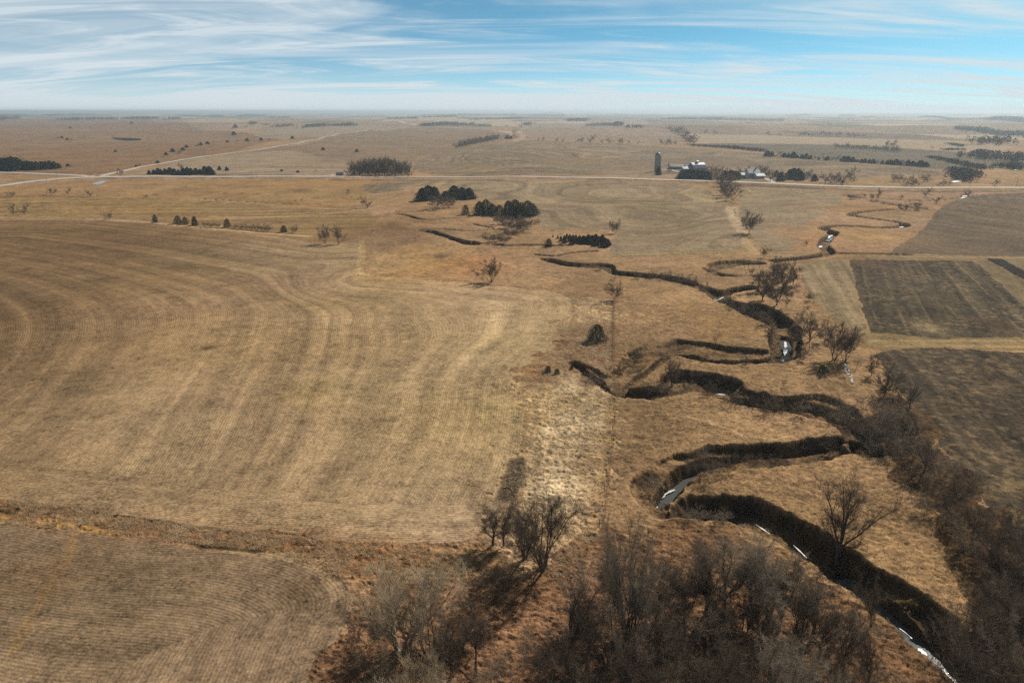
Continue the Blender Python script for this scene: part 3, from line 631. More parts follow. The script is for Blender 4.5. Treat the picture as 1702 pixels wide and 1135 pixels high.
# snow and ice left along the water
rnd = random.Random(7)
def snow(pts, hw, depth, seed=3, step=0.5):
    P = densify(smooth(pxs(pts, -depth), 2), step)
    o = link('snow_patch', ribbon('snow_patch', P, hw * 0.8 * np.sin(np.linspace(0.12, math.pi - 0.12, len(P))) * (0.35 + 1.3 * vnoise(np.arange(len(P)) * 0.9, np.arange(len(P)) * 0.0, seed)), lambda x, y, P: hbase(x, y) - depth + 0.10, M['snow'], 1.0, 4, seed)); tag(o, kind='structure')
for s_ in [([(1079,843),(1084,847),(1090,847),(1093,842)], 0.45, 3.5), ([(1098,829),(1104,822),(1114,817),(1122,814)], 0.4, 3.5),
 ([(1440,1007),(1452,1018),(1462,1027)], 0.16, 3.6), ([(1470,1036),(1486,1052),(1502,1066),(1512,1076)], 0.16, 3.6), ([(1494,1044),(1505,1052),(1516,1062)], 0.2, 3.6), ([(1526,1078),(1534,1084),(1540,1090)], 0.35, 3.6),
 ([(1256,872),(1268,880),(1280,888)], 0.12, 2.6), ([(1318,906),(1330,917),(1341,928)], 0.14, 2.4), ([(1316,771),(1333,767),(1350,765)], 0.35, 3.2), ([(1197,785),(1203,784.5),(1208,784)], 0.25, 3.2),
 ([(1426,742),(1434,748)], 0.35, 3.1), ([(1416,727),(1423,730)], 0.3, 3.1), ([(1436,740),(1444,747)], 0.3, 3.1), ([(1186,656),(1196,655.5),(1206,656.5)], 0.45, 2.2), ([(1355,662),(1385,665),(1408,669),(1416,667)], 0.18, 1.0),
 ([(1305,568),(1306,580),(1304,592)], 0.5, 3.0), ([(1297,599),(1300,599.5),(1303,598)], 0.4, 2.8), ([(1306,540),(1311,542),(1315,543)], 0.7, 3.0), ([(1318,548),(1321,549)], 0.4, 3.0), ([(1295,530),(1299,528)], 0.5, 2.9),
 ([(1186,497),(1192,500),(1197,497),(1203,494)], 0.6, 2.1), ([(1008,648),(1015,646),(1022,650),(1026,652)], 1.0, 2.2), ([(1008,653),(1014,655),(1020,655)], 0.5, 2.2), ([(1056,626),(1064,622),(1074,617)], 0.25, 1.0),
 ([(1488,377.5),(1495,378),(1503,377)], 1.1, 1.5), ([(1377,397),(1379,393),(1384,391)], 1.2, 1.8), ([(1362,412),(1365,409)], 0.9, 1.8), ([(833,408),(836,408.5),(839,408)], 1.8, 0.8), ([(1419,427),(1422,427)], 1.0, 1.0),
 ([(1592,329.5),(1598,330),(1603,328.5)], 2.2, 1.0), ([(1600,327),(1607,326)], 1.6, 0.8), ([(1584,303.5),(1588,302.5),(1592,300)], 3.0, -0.6), ([(1598,294),(1602,292)], 2.6, -0.6), ([(1686,283),(1690,282.5)], 3.2, -0.6)]:
    snow(*s_, seed=rnd.randint(1, 99))

# ------------------------------------------------------------------ bare trees
def tubes(S, sides):
    """S rows: x0 y0 z0 x1 y1 z1 r0 r1 -> verts, quads"""
    S = np.asarray(S, float); n = len(S); P0, P1 = S[:, 0:3], S[:, 3:6]; D = P1 - P0; D /= np.linalg.norm(D, axis=1)[:, None] + 1e-9
    A = np.where(np.abs(D[:, 2:3]) < 0.9, np.array([[0, 0, 1.0]]), np.array([[1.0, 0, 0]])); U = np.cross(D, A); U /= np.linalg.norm(U, axis=1)[:, None] + 1e-9; Wv = np.cross(D, U)
    V = []
    for P, r in ((P0, S[:, 6]), (P1, S[:, 7])):
        for k in range(sides):
            a = 2 * math.pi * k / sides; V.append(P + (U * math.cos(a) + Wv * math.sin(a)) * r[:, None])
    V = np.stack(V, 1).reshape(-1, 3); b_ = np.arange(n)[:, None, None] * 2 * sides
    F = np.array([[k, (k + 1) % sides, sides + (k + 1) % sides, sides + k] for k in range(sides)])[None]
    return V, (b_ + F).reshape(-1, 4)

def bare_tree(seed, H=10.0, stems=1, limbs=5, fork=0.18, open_=0.6, up=0.35, r0=0.20, width=0.5, ntwig=5000, twr=0.0085, dens=1.0):
    """trunk, limbs that leave it low and fan out, branches along the limbs, then fine twigs everywhere"""
    rs = np.random.RandomState(seed); segs = []; tips = []
    def unit(v): return v / (np.linalg.norm(v) + 1e-9)
    def branch(p, d, length, r, lev, bend):
        n = (6, 8, 6, 5)[lev]; sl_ = length / n; pts = []
        for i in range(n):
            d = unit(d + rs.normal(0, (0.04, 0.11, 0.17, 0.22)[lev], 3) + np.array([0, 0, bend])); q_ = p + d * sl_; r1 = r * (0.93, 0.86, 0.82, 0.78)[lev]
            segs.append((*p, *q_, r, r1, lev)); p, r = q_, r1; pts.append((p, d, r))
            if lev >= 2 or (lev == 1 and i > 3): tips.append((p, d, lev))
        return pts
    def side(d, a):
        ax = unit(rs.normal(0, 1, 3)); sd_ = unit(ax - d * ax.dot(d)); return unit(d * math.cos(a) + sd_ * math.sin(a))
    for s_ in range(stems):
        a0 = 2 * math.pi * s_ / stems + rs.uniform(0, 1.2); tilt = 0.05 if stems == 1 else rs.uniform(0.15, 0.55)
        d = unit(np.array([math.cos(a0) * tilt, math.sin(a0) * tilt, 1.0])); p = np.array([math.cos(a0), math.sin(a0), 0]) * (0 if stems == 1 else rs.uniform(0.1, 0.5))
        tr = branch(p - d * 0.4, d, H * (fork if stems == 1 else fork * 0.7) + 0.4, r0 * (1.0 if stems == 1 else 0.7), 0, 0.01)
        pt, dt, rt = tr[-1]; nl = limbs if stems == 1 else max(2, limbs // 2 + 1)
        starts = [(pt, rt)] * nl + ([(tr[-2][0], tr[-2][2]), (tr[-3][0], tr[-3][2])] if stems == 1 else [])
        for k, (ps, rr_) in enumerate(starts):
            a = a0 + 2 * math.pi * k * 0.618 + rs.uniform(-.3, .3); low = k >= nl; o_ = (0.12 if k == 0 else open_ * rs.uniform(0.55, 1.2)) + (0.45 if low else 0)
            ld = unit(dt + np.array([math.cos(a) * o_, math.sin(a) * o_, 0])); ln_ = H * (1 - fork) * rs.uniform(0.72, 1.0) * (0.6 if low else 1)
            for p1, d1, r1 in branch(ps, ld, ln_, rr_ * rs.uniform(0.55, 0.75), 1, 0.03 * up)[1:]:
                for _ in range(rs.choice([1, 2, 2])):
                    if rs.uniform() > dens: continue
                    b1 = branch(p1, side(d1, rs.uniform(0.45, 0.95)), ln_ * rs.uniform(0.22, 0.42), r1 * 0.55, 2, 0.12 * up)
                    for p2, d2, r2 in b1[1:]:
                        for _ in range(rs.choice([0, 1, 1, 2])): branch(p2, side(d2, rs.uniform(0.4, 0.9)), ln_ * rs.uniform(0.09, 0.17), r2 * 0.6, 3, 0.12 * up)
    S = np.array(segs); S[:, 6:8] = np.maximum(S[:, 6:8], twr * 1.15); T = tips
    P = np.array([t_[0] for t_ in T]); Dd = np.array([t_[1] for t_ in T])
    idx = rs.randint(0, len(P), ntwig); p0 = P[idx]; d0 = Dd[idx] + rs.normal(0, 0.5, (ntwig, 3)) + np.array([0, 0, 0.6 * up]); d0 /= np.linalg.norm(d0, axis=1)[:, None]
    ln = rs.uniform(0.35, 1.1, ntwig)[:, None] * (H / 10) * 0.85; p1 = p0 + d0 * ln * 0.55; d1 = d0 + rs.normal(0, 0.25, (ntwig, 3)); d1 /= np.linalg.norm(d1, axis=1)[:, None]; p2 = p1 + d1 * ln * 0.5
    r = np.full(ntwig, twr); tw = [np.column_stack([p0, p1, r, r * .8]), np.column_stack([p1, p2, r * .8, r * .45])]
    d2 = d0 + rs.normal(0, 0.6, (ntwig, 3)); d2 /= np.linalg.norm(d2, axis=1)[:, None]; tw.append(np.column_stack([p1, p1 + d2 * ln * 0.45, r * .75, r * .4]))
    d3 = d1 + rs.normal(0, 0.5, (ntwig, 3)); d3 /= np.linalg.norm(d3, axis=1)[:, None]; tw.append(np.column_stack([p2, p2 + d3 * ln * 0.35, r * .5, r * .3])); tw = np.concatenate(tw)
    k = H / np.percentile(tw[:, 5], 99.5); S[:, :8] *= k; tw *= k
    wid = np.percentile(np.hypot(tw[:, 3], tw[:, 4]), 93); kk = width * H / wid
    for X in (S, tw):
        for c in (0, 1, 3, 4): X[:, c] *= kk
    return S, tw
def tree_meshes(name, args, bark, twig):
    S, tw = bare_tree(**args)
    V1, F1_ = tubes(S[S[:, 8] <= 2][:, :8], 6)
    V2, F2_ = tubes(S[S[:, 8] > 2][:, :8], 3); V3, F3_ = tubes(tw, 3)
    trunk = mesh_np('trunk', V1, F1_, bark, True); crown = mesh_np('crown', np.vstack([V2, V3]), np.vstack([F2_, F3_ + len(V2)]), twig)
    return trunk, crown
def merge_meshes(name, a, b):
    """one light mesh holding both parts, for trees too small to show them"""
    def arr(m):
        v = np.zeros(len(m.vertices) * 3, np.float32); m.vertices.foreach_get('co', v); f = np.zeros(len(m.loops), np.int32); m.loops.foreach_get('vertex_index', f); return v.reshape(-1, 3), f.reshape(-1, 4)
    va, fa = arr(a); vb, fb = arr(b); me = mesh_np(name, np.vstack([va, vb]), np.vstack([fa, fb + len(va)]), [a.materials[0], b.materials[0]])
    mi = np.zeros(len(fa) + len(fb), np.int32); mi[len(fa):] = 1; me.polygons.foreach_set('material_index', mi); return me

KINDS = {
 'round': [dict(seed=3, limbs=5, fork=0.20, open_=0.75, width=0.50, r0=0.34), dict(seed=14, limbs=6, fork=0.16, open_=0.8, width=0.54, r0=0.34), dict(seed=25, limbs=5, fork=0.22, open_=0.65, width=0.46, r0=0.31)],
 'tall': [dict(seed=31, limbs=4, fork=0.30, open_=0.32, width=0.27, up=0.7, r0=0.28, ntwig=4000), dict(seed=42, limbs=4, fork=0.26, open_=0.38, width=0.31, up=0.7, r0=0.28, ntwig=4000), dict(seed=47, stems=2, limbs=3, fork=0.3, open_=0.35, width=0.34, up=0.6, r0=0.27, ntwig=4000)],
 'multi': [dict(seed=52, stems=5, limbs=3, fork=0.28, open_=0.45, width=0.47, up=0.5, r0=0.31, ntwig=7000), dict(seed=63, stems=4, limbs=4, fork=0.26, open_=0.45, width=0.43, up=0.5, r0=0.31, ntwig=7000)],
 'shrub': [dict(seed=71, stems=6, limbs=3, fork=0.10, open_=0.7, width=0.75, up=0.3, r0=0.16, twr=0.016, ntwig=3000, dens=0.6), dict(seed=82, stems=5, limbs=3, fork=0.10, open_=0.7, width=0.66, up=0.4, r0=0.16, twr=0.016, ntwig=3000, dens=0.6)],
 'sparse': [dict(seed=91, limbs=3, fork=0.25, open_=0.4, width=0.30, up=0.6, r0=0.15, ntwig=500, dens=0.4), dict(seed=95, stems=2, limbs=2, fork=0.25, open_=0.4, width=0.34, up=0.6, r0=0.14, ntwig=500, dens=0.4)],
}
MESH = {}
for kd, lst in KINDS.items():
    MESH[kd] = [tree_meshes(kd, a, M['bark'], M['twig']) for a in lst]
def recolour(me, mat):
    c = me.copy(); c.materials.clear(); c.materials.append(mat); return c
M['darktwig'] = simple('dark_twig', (0.115, 0.085, 0.06), (0.17, 0.13, 0.095), 0.6); M['lighttwig'] = simple('light_twig', (0.27, 0.215, 0.16), (0.37, 0.30, 0.225), 0.6)
PLAIN = {k_: list(v_) for k_, v_ in MESH.items()}
for kd in ('round', 'tall', 'multi', 'shrub'): MESH[kd] = PLAIN[kd] + [(a, recolour(b_, M['darktwig'])) for a, b_ in PLAIN[kd]] + [(a, recolour(b_, M['lighttwig'])) for a, b_ in PLAIN[kd]]
MESH['pale'] = [(recolour(a, M['palebark']), recolour(b_, M['paletwig'])) for a, b_ in (MESH['round'][0], MESH['round'][1], MESH['multi'][1])]
MESH['red'] = [(a, recolour(b_, M['redtwig'])) for a, b_ in MESH['shrub']]
# lighter versions for the distance: fewer, thicker twigs
FARK = {}
for kd, a in (('round', dict(seed=3, limbs=5, fork=0.12, open_=0.8, width=0.55, r0=0.3, ntwig=1100, twr=0.035, dens=0.35)), ('tall', dict(seed=42, limbs=4, fork=0.18, open_=0.4, width=0.36, up=0.6, r0=0.24, ntwig=900, twr=0.035, dens=0.35)),
              ('shrub', dict(seed=71, stems=5, limbs=3, fork=0.08, open_=0.7, width=0.8, up=0.25, r0=0.12, ntwig=1100, twr=0.045, dens=0.25)), ('multi', dict(seed=52, stems=4, limbs=3, fork=0.2, open_=0.5, width=0.5, up=0.45, r0=0.2, ntwig=1200, twr=0.035, dens=0.3))):
    a_, b_ = tree_meshes(kd, a, M['bark'], M['twig']); FARK[kd] = merge_meshes('bare_tree', a_, b_)

def cedar(seed, n=8000, leaf=0.21, H=10.0, w=0.50, mat='cedar'):
    rs = np.random.RandomState(seed); t = rs.beta(1.0, 1.35, n); z = 0.25 + t * (H - 0.35)
    lump = 0.78 + 0.34 * np.sin(t * 9 + seed) * np.sin(rs.uniform(0, 6.28) + 3 * t * 6)
    th = rs.uniform(0, 2 * math.pi, n); ll = 0.80 + 0.22 * np.sin(3 * th + seed + 5 * t) + 0.16 * np.sin(7 * th - 9 * t)
    R_ = w * H * (1 - t) ** 0.5 * ll * (0.35 + 0.65 * np.minimum(1, (t + 0.04) * 9)) + 0.05; r = R_ * np.sqrt(rs.uniform(0.25, 1, n)) * rs.uniform(0.88, 1.1, n)
    c = np.column_stack([r * np.cos(th), r * np.sin(th), z]); a = rs.normal(0, 1, (n, 3)); a[:, 2] += 0.6; a /= np.linalg.norm(a, axis=1)[:, None]
    b_ = np.cross(a, rs.normal(0, 1, (n, 3))); b_ /= np.linalg.norm(b_, axis=1)[:, None]; s = leaf * rs.uniform(0.6, 1.5, n)[:, None]
    V = np.stack([c - b_ * s * .5, c + a * s * 0.5, c + b_ * s * .5, c - a * s * .6], 1).reshape(-1, 3)
    F = np.arange(n * 4).reshape(-1, 4)
    V1, F1_ = tubes([(0, 0, -0.3, 0, 0, H * 0.85, 0.16, 0.03)], 6)
    return mesh_np('trunk', V1, F1_, M['bark'], True), mesh_np('crown', V, F, M[mat])
MESH['cedar'] = [cedar(1), cedar(2, w=0.42), cedar(3, w=0.58)]
MESH['browncedar'] = [cedar(5, w=0.34, mat='browncedar')]
FARK['cedar'] = merge_meshes('cedar_tree', *cedar(7, 2600, 0.52, w=0.54))
MIDK = {}
for kd, lst in (('round', [dict(seed=3, limbs=6, fork=0.12, open_=0.8, width=0.52, r0=0.3, ntwig=3600, twr=0.018, dens=0.6), dict(seed=14, limbs=6, fork=0.10, open_=0.8, width=0.56, r0=0.3, ntwig=3600, twr=0.018, dens=0.6)]),
                ('tall', [dict(seed=42, limbs=4, fork=0.2, open_=0.38, width=0.33, up=0.7, r0=0.24, ntwig=2600, twr=0.018, dens=0.6)]),
                ('multi', [dict(seed=52, stems=5, limbs=3, fork=0.2, open_=0.5, width=0.5, up=0.5, r0=0.24, ntwig=4200, twr=0.018, dens=0.6)]),
                ('shrub', [dict(seed=71, stems=6, limbs=3, fork=0.08, open_=0.7, width=0.75, up=0.3, r0=0.13, twr=0.026, ntwig=3200, dens=0.4), dict(seed=82, stems=5, limbs=3, fork=0.08, open_=0.7, width=0.66, up=0.4, r0=0.13, twr=0.026, ntwig=3200, dens=0.4)])):
    MIDK[kd] = [tree_meshes(kd, a, M['bark'], M['twig']) for a in lst]
NAMEOF = dict(round='bare_tree', tall='bare_tree', multi='bare_tree', pale='bare_tree', sparse='bare_sapling', shrub='bare_shrub', red='bare_shrub', cedar='cedar_tree', browncedar='cedar_tree')
CATOF = dict(bare_tree='tree', bare_sapling='sapling', bare_shrub='shrub', cedar_tree='cedar')
trng = random.Random(11)
NT_ = [0]
def place_tree(x, y, h, kind, label, group=None, variant=None, wide=1.0, lean=None, far=False):
    fk = {'pale': 'round', 'red': 'shrub', 'sparse': 'tall', 'browncedar': 'cedar'}.get(kind, kind)
    z = float(ground_z(x, y)); s = h / 10.0; nm = NAMEOF[kind]; rz = trng.uniform(0, 6.283)
    if far:
        o = link(nm, FARK[fk])
    else:
        v = MIDK[kind][(variant or 0) % len(MIDK[kind])] if (math.hypot(x, y) > 165 and kind in MIDK) else MESH[kind][trng.randrange(len(MESH[kind])) if variant is None else variant % len(MESH[kind])]
        o = bpy.data.objects.new(nm, None); COL.objects.link(o); o.empty_display_size = 0.5
        link('trunk', v[0], o); link('crown', v[1], o)
    o.location = (x, y, z - 0.12); o.scale = (s * wide, s * wide, s)
    o.rotation_euler = (0, 0, rz) if lean is None else (lean[0], lean[1], rz)
    tag(o, label, CATOF[nm], group); NT_[0] += 1
    return o
def tree(u, vb, vt, kind, label, group=None, variant=None, wide=1.0, lean=None):
    x, y = at(u, vb); d = math.hypot(x, y); h = hgt(x, y, u, vt); h = max(1.0, h)
    return place_tree(x, y, h, kind, label, group, variant, wide, lean, far=d > 460)

# --- lone trees, each with its own label
for a in [
 (819,905,836,'tall','slim bare tree with a shadow to its lower left, leftmost beside the pale grass strip',None,0,1.35),
 (837,907,838,'tall','slim bare tree between its slimmer neighbour and the big many-stemmed tree',None,1,1.1),
 (904,944,832,'multi','big bare many-stemmed tree fanning out at the foot of the pale grass strip',None,2,1.2),
 (872,930,840,'multi','bare tree half hidden behind the left side of the big many-stemmed tree',None,1,1.0),
 (1395,908,803,'round','lone round bare tree on the rim above the long black creek bank',None,3,0.95),
 (1346,567,505,'round','leaning bare tree by itself on the inside of the creek bend near the stubble corner',None,1,0.85,(0.0,0.2)),
 (1386,598,530,'multi','broad bare tree with several dark stems above the white rubble',None,0,1.05),
 (1404,600,545,'multi','bare tree standing just right of the broad many-stemmed tree by the rubble',None,1,0.8),
 (816,469,430,'multi','lone spreading bare tree with a dark shadow in the middle of the orange pasture',None,2,1.2),
 (541,405,373,'multi','left one of two bare trees at the back corner of the big stubble field',None,0,0.8),
 (563,405,373,'multi','right one of two bare trees at the back corner of the big stubble field',None,1,0.75),
 (1021,499,461,'shrub','bushy bare tree at the top of the pale grass strip',None,0,0.62),
 (1023,388,363,'shrub','small bushy bare tree at the left corner of the middle stubble field',None,1,0.7),
 (1245,389,348,'shrub','big dark bushy tree at the end of the grassed draw between two stubble fields',None,1,0.85),
 (1270,428,406,'shrub','small leaning grey bush where the draw meets the pasture',None,0,0.5),
 (1262,447,424,'sparse','thin sapling standing inside the oxbow loop',None,0,1.0),
 (1240,455,430,'sparse','slightly taller sapling at the left part of the oxbow loop',None,1,1.2),
 (611,346,324,'round','small round bare tree alone in the pasture left of the dark cedar clumps',None,0,1.1),
 (22,357,339,'sparse','pale faint tree at the far left beside a darker spreading one',None,0,1.4),
 (40,357,337,'round','dark spreading tree at the far left on the field edge',None,1,0.95),
 (18,328,317,'shrub','leftmost low bush in the loose row beyond the near fields',None,0,0.9),
 (86,324,311,'shrub','round bush, second from the left in the loose row beyond the near fields',None,1,0.9),
 (113,323,310,'round','small round tree, third from the left in the loose row beyond the near fields',None,0,0.9),
 (150,327,313,'round','small ragged tree, fourth from the left in the loose row beyond the near fields',None,1,0.9),
 (179,365,352,'shrub','low bush with a long shadow on the pale field-edge line',None,0,0.9),
 (242,328,323,'shrub','flat dark bush on the grassy draw below the road',None,1,1.3),
 (490,387,373,'shrub','bare bush at the right end of the field-edge row, beside a round cedar',None,0,0.8),
 (578,324,313,'sparse','thin lone sapling left of the dark cedar clumps below the road',None,1,1.0),
 (1118,627,593,'multi','bare tree on the dark creek rim at the middle meander',None,1,0.9),
 (1188,581,554,'sparse','bushy sapling on the flat inside the upper meander',None,1,1.0),
 (1302,643,625,'sparse','tiny sapling on the pasture just above the long dark meander',None,0,1.2),
 (1306,515,487,'sparse','sapling on the rim beside the blue creek ice',None,0,0.8),
 (1267,499,448,'round','front left bare tree of the grove beside the creek',None,0,0.85),
 (1291,507,442,'round','front middle bare tree of the creek grove, leaning right',None,2,0.8,(0,0.25)),
 (1309,497,476,'shrub','low round bush at the right foot of the creek grove',None,0,0.8),
 (1258,484,445,'tall','slim bare tree at the left edge of the creek grove',None,1,1.2),
 (1282,478,430,'round','bare tree in the middle of the creek grove',None,1,0.8),
 (1303,480,428,'round','tall bare tree at the right of the creek grove',None,2,0.8),
 (1318,474,430,'round','rearmost right bare tree of the creek grove',None,0,0.65),
 (1295,462,425,'round','rearmost middle bare tree of the creek grove',None,1,0.7),
 (1272,540,520,'shrub','dark round bush on the creek rim just below the blue ice',None,0,0.9),
 (1281,556,540,'shrub','small bush on the point of the pasture beside the narrow water',None,1,0.7),
 (1150,470,455,'shrub','small grey bush on the dark channel, right one of three',None,0,0.8),
 (1108,464,449,'shrub','small grey bush on the dark channel, middle one of three',None,1,0.7),
 (1082,462,448,'shrub','small grey bush on the dark channel, left one of three',None,0,0.6),
 (998,448,433,'shrub','faint grey bush at the notch of the left channel',None,1,0.8),
 (1448,1040,965,'round','dark round tree leaning over the lower creek water',None,2,0.75,(0,-0.12)),
 (1474,1062,1030,'sparse','thin crooked sapling on the near creek edge by the open water',None,0,0.9),
 (1372,1008,966,'sparse','small pale-stemmed sapling at the upper edge of the thick wood',None,1,1.2),
 (1424,612,585,'sparse','thin sapling right of the white rubble',None,0,1.0),
 (1448,625,588,'tall','slim bare tree at the top end of the field-edge tree line',None,0,1.0),
 (1340,408,398,'shrub','little bush beside the narrow upper channel',None,0,0.5),
 (1012,618,606,'shrub','grey scrub where the drain enters the creek',None,1,1.4),
 (985,636,622,'shrub','grey scrub along the drain left of the creek bend',None,0,1.4),
 (1090,645,628,'shrub','bush at the creek rim under the middle meander tree',None,0,1.0),
]:
    tree(*a[:5], group=a[5], variant=a[6], wide=a[7], lean=(a[8] if len(a) > 8 else None))
# shrubs down in the creek channel
for u, vb, vt, w, lab in [
 (1165,790,746,0.9,'big grey bush in the channel at the left end of the lower meander'),
 (1212,786,756,0.8,'grey bush in the channel, right of the biggest one on the lower meander'),
 (1183,654,632,0.8,'grey bush in the channel left of the white snow strip'),
 (1218,668,650,0.9,'low bush in the black channel right of the white snow strip'),
 (1250,674,656,0.8,'low bush in the black channel in the middle of the long meander'),
 (1290,682,655,0.9,'left one of two grey bushes on the near rim of the long meander'),
 (1328,690,662,0.9,'right one of two grey bushes on the near rim of the long meander'),
 (1248,768,752,0.9,'small dark bush in the lower meander channel, left one of two'),
 (1285,768,752,0.8,'small dark bush in the lower meander channel, right one of two'),
 (1150,858,842,1.0,'brown brush at the left end of the black creek bank'),
 (1195,864,846,1.0,'brown brush at the foot of the black creek bank'),
 (1080,806,790,0.9,'clump of brown brush on the slope above the grey pond')]:
    tree(u, vb, vt, 'shrub', lab, wide=w)

# --- tree line between the creek and the dark field
G = 'bare trees lining the dark field edge'
for i, (u, vb, vt, kd, w) in enumerate([(1470,657,602,'round',0.9),(1512,676,628,'round',0.85),(1488,690,640,'shrub',0.8),(1440,724,660,'shrub',0.85),(1515,736,684,'round',0.9),(1536,784,726,'round',0.85),(1482,740,690,'shrub',0.9),(1560,800,748,'shrub',0.8),(1576,850,785,'round',0.85),(1617,895,830,'round',0.85),(1600,835,780,'shrub',0.8),(1660,975,880,'round',0.8),(1690,930,850,'shrub',0.8),(1640,925,862,'shrub',0.7)]):
    tree(u, vb, vt, kd, ['topmost tree of the line along the dark field edge','second tree down the dark field edge, set right of the first','scrubby growth below the topmost field-edge tree','wide grey thicket hanging over the creek above the open water','spreading tree with pale limbs in the middle of the field-edge line','dark tree below the pale-limbed one, its shadow on the pasture','brush between the creek thicket and the field-edge line','brush beside the dark tree halfway down the field edge','round dark tree two thirds down the field-edge line','spreading tree near the lower end of the field-edge line','brush between the two lower field-edge trees','big tree at the right picture edge above the wood','brush at the right picture edge beside the dark field','low brush behind the lower field-edge trees'][i], G, wide=w)
G = 'brush filling the belt along the dark field edge'
for u, vb, vt, w in [(1455,690,655,0.9),(1475,705,668,0.9),(1500,720,685,0.9),(1465,745,705,0.9),(1495,765,722,0.9),(1520,762,722,0.8),(1510,800,762,0.8),(1540,825,785,0.8),(1550,765,730,0.8),(1565,855,812,0.8),(1580,885,842,0.7),(1590,805,768,0.7),(1605,925,880,0.7),(1630,870,830,0.7),(1640,960,905,0.7),(1655,915,870,0.7),(1675,985,930,0.7),(1680,890,850,0.7),(1535,855,820,0.7),(1485,642,612,0.8)]:
    tree(u, vb, vt, 'shrub', 'grey brush in the belt beside the dark field edge', G, wide=w)
G = 'small bushes along the meanders'
for u, vb, vt, w in [(1060,463,450,0.8),(1128,467,454,0.8),(1170,482,468,0.8),(1205,500,486,0.8),(1225,512,496,0.8),(1178,455,445,0.7),(1240,605,590,0.7),(1170,600,588,0.8),(1060,590,576,0.8),(1035,612,598,0.8),(1320,560,540,0.6),(1332,600,582,0.7),(1140,645,630,0.9),(1360,672,655,0.8),(1395,690,668,0.9),(1380,745,730,0.7),(1425,715,690,0.8),(1268,690,672,0.8),(1345,500,482,0.7),(1255,520,505,0.8)]:
    tree(u, vb, vt, 'shrub', 'small grey bush on the rim of the winding creek', G, wide=w)
# --- wood in the lower right corner
G = 'bare trees of the wood in the lower right corner'
for i, (u, vb, vt, kd) in enumerate([(1700,1010,905,'round'),(1735,1050,930,'round'),(1640,1060,965,'round'),(1680,1090,985,'round'),(1625,1062,1000,'shrub'),(1640,1100,1030,'round'),(1650,1120,1025,'round'),(1655,1150,1040,'round'),(1700,1160,1040,'round'),(1740,1120,1000,'round'),(1690,1225,1090,'round'),(1640,1225,1095,'shrub'),(1750,1220,1070,'round'),(1662,1020,950,'round'),(1705,960,880,'round'),(1720,1090,1030,'shrub')]):
    tree(u, vb, vt, kd, 'bare grey-brown tree of the dense wood in the lower right corner' if kd == 'round' else 'scrubby bush under the wood in the lower right corner', G, wide=0.95)
# --- wood along the bottom edge
G = 'bare trees of the wood along the bottom edge'
BW = [(1042,1086,872,'multi',0.62,'tallest dark tree of the bottom wood, forking wide above the grass'),(947,1092,965,'round',0.8,'leftmost dark tree of the bottom wood'),(1113,985,905,'sparse',1.1,'small tree standing apart at the upper edge of the bottom wood'),
 (1173,1023,886,'tall',1.1,'tall slim tree at the upper edge of the bottom wood, first of three'),(1203,1018,885,'tall',1.2,'tall slim tree at the upper edge of the bottom wood, second of three'),(1247,1010,893,'tall',1.2,'tall slim tree at the upper edge of the bottom wood, third of three'),
 (1295,1045,930,'tall',1.2,None),(1322,1050,940,'round',0.65,None),(1275,1030,915,'tall',1.1,None),(1350,1060,960,'tall',1.2,None),(1090,1040,930,'round',0.75,None),(1135,1060,940,'tall',1.2,None),(985,1060,950,'shrub',0.7,None),(1010,1120,985,'round',0.8,None),
 (1075,1130,985,'round',0.75,None),(1120,1120,1000,'shrub',0.8,None),(1173,1116,1020,'round',0.8,None),(1225,1090,975,'tall',1.2,None),(1266,1104,990,'tall',1.2,None),(1324,1104,1000,'round',0.7,None),(1362,1090,1000,'tall',1.2,None),(1400,1110,1010,'round',0.7,None),
 (1443,1132,1062,'round',0.8,None),(1400,1060,990,'shrub',0.7,None),(930,1150,1030,'shrub',0.8,None),(975,1180,1045,'round',0.85,None),(1040,1200,1060,'round',0.85,None),(1100,1210,1070,'shrub',0.8,None),(1160,1205,1070,'round',0.8,None),(1215,1190,1065,'round',0.7,None),
 (1280,1195,1060,'tall',1.2,None),(1340,1190,1065,'round',0.7,None),(1400,1190,1080,'round',0.75,None),(1440,1210,1110,'round',0.7,None),(1235,1135,1040,'shrub',0.7,None),(1300,1140,1050,'shrub',0.7,None),(900,1120,1040,'shrub',0.7,None),
 (1060,1050,960,'tall',1.1,None),(1145,1010,930,'shrub',0.5,None),(1225,1050,950,'shrub',0.5,None),(1380,1140,1070,'shrub',0.7,None),(1020,1010,925,'tall',1.2,None),(1190,1075,980,'shrub',0.6,None)]
for u, vb, vt, kd, w, lab in BW:
    tree(u, vb, vt, kd, lab or ({'tall': 'tall slim bare tree inside the dense wood along the bottom edge', 'round': 'spreading bare tree inside the dense wood along the bottom edge'}.get(kd, 'grey-brown brush filling the wood along the bottom edge')), G, wide=w)
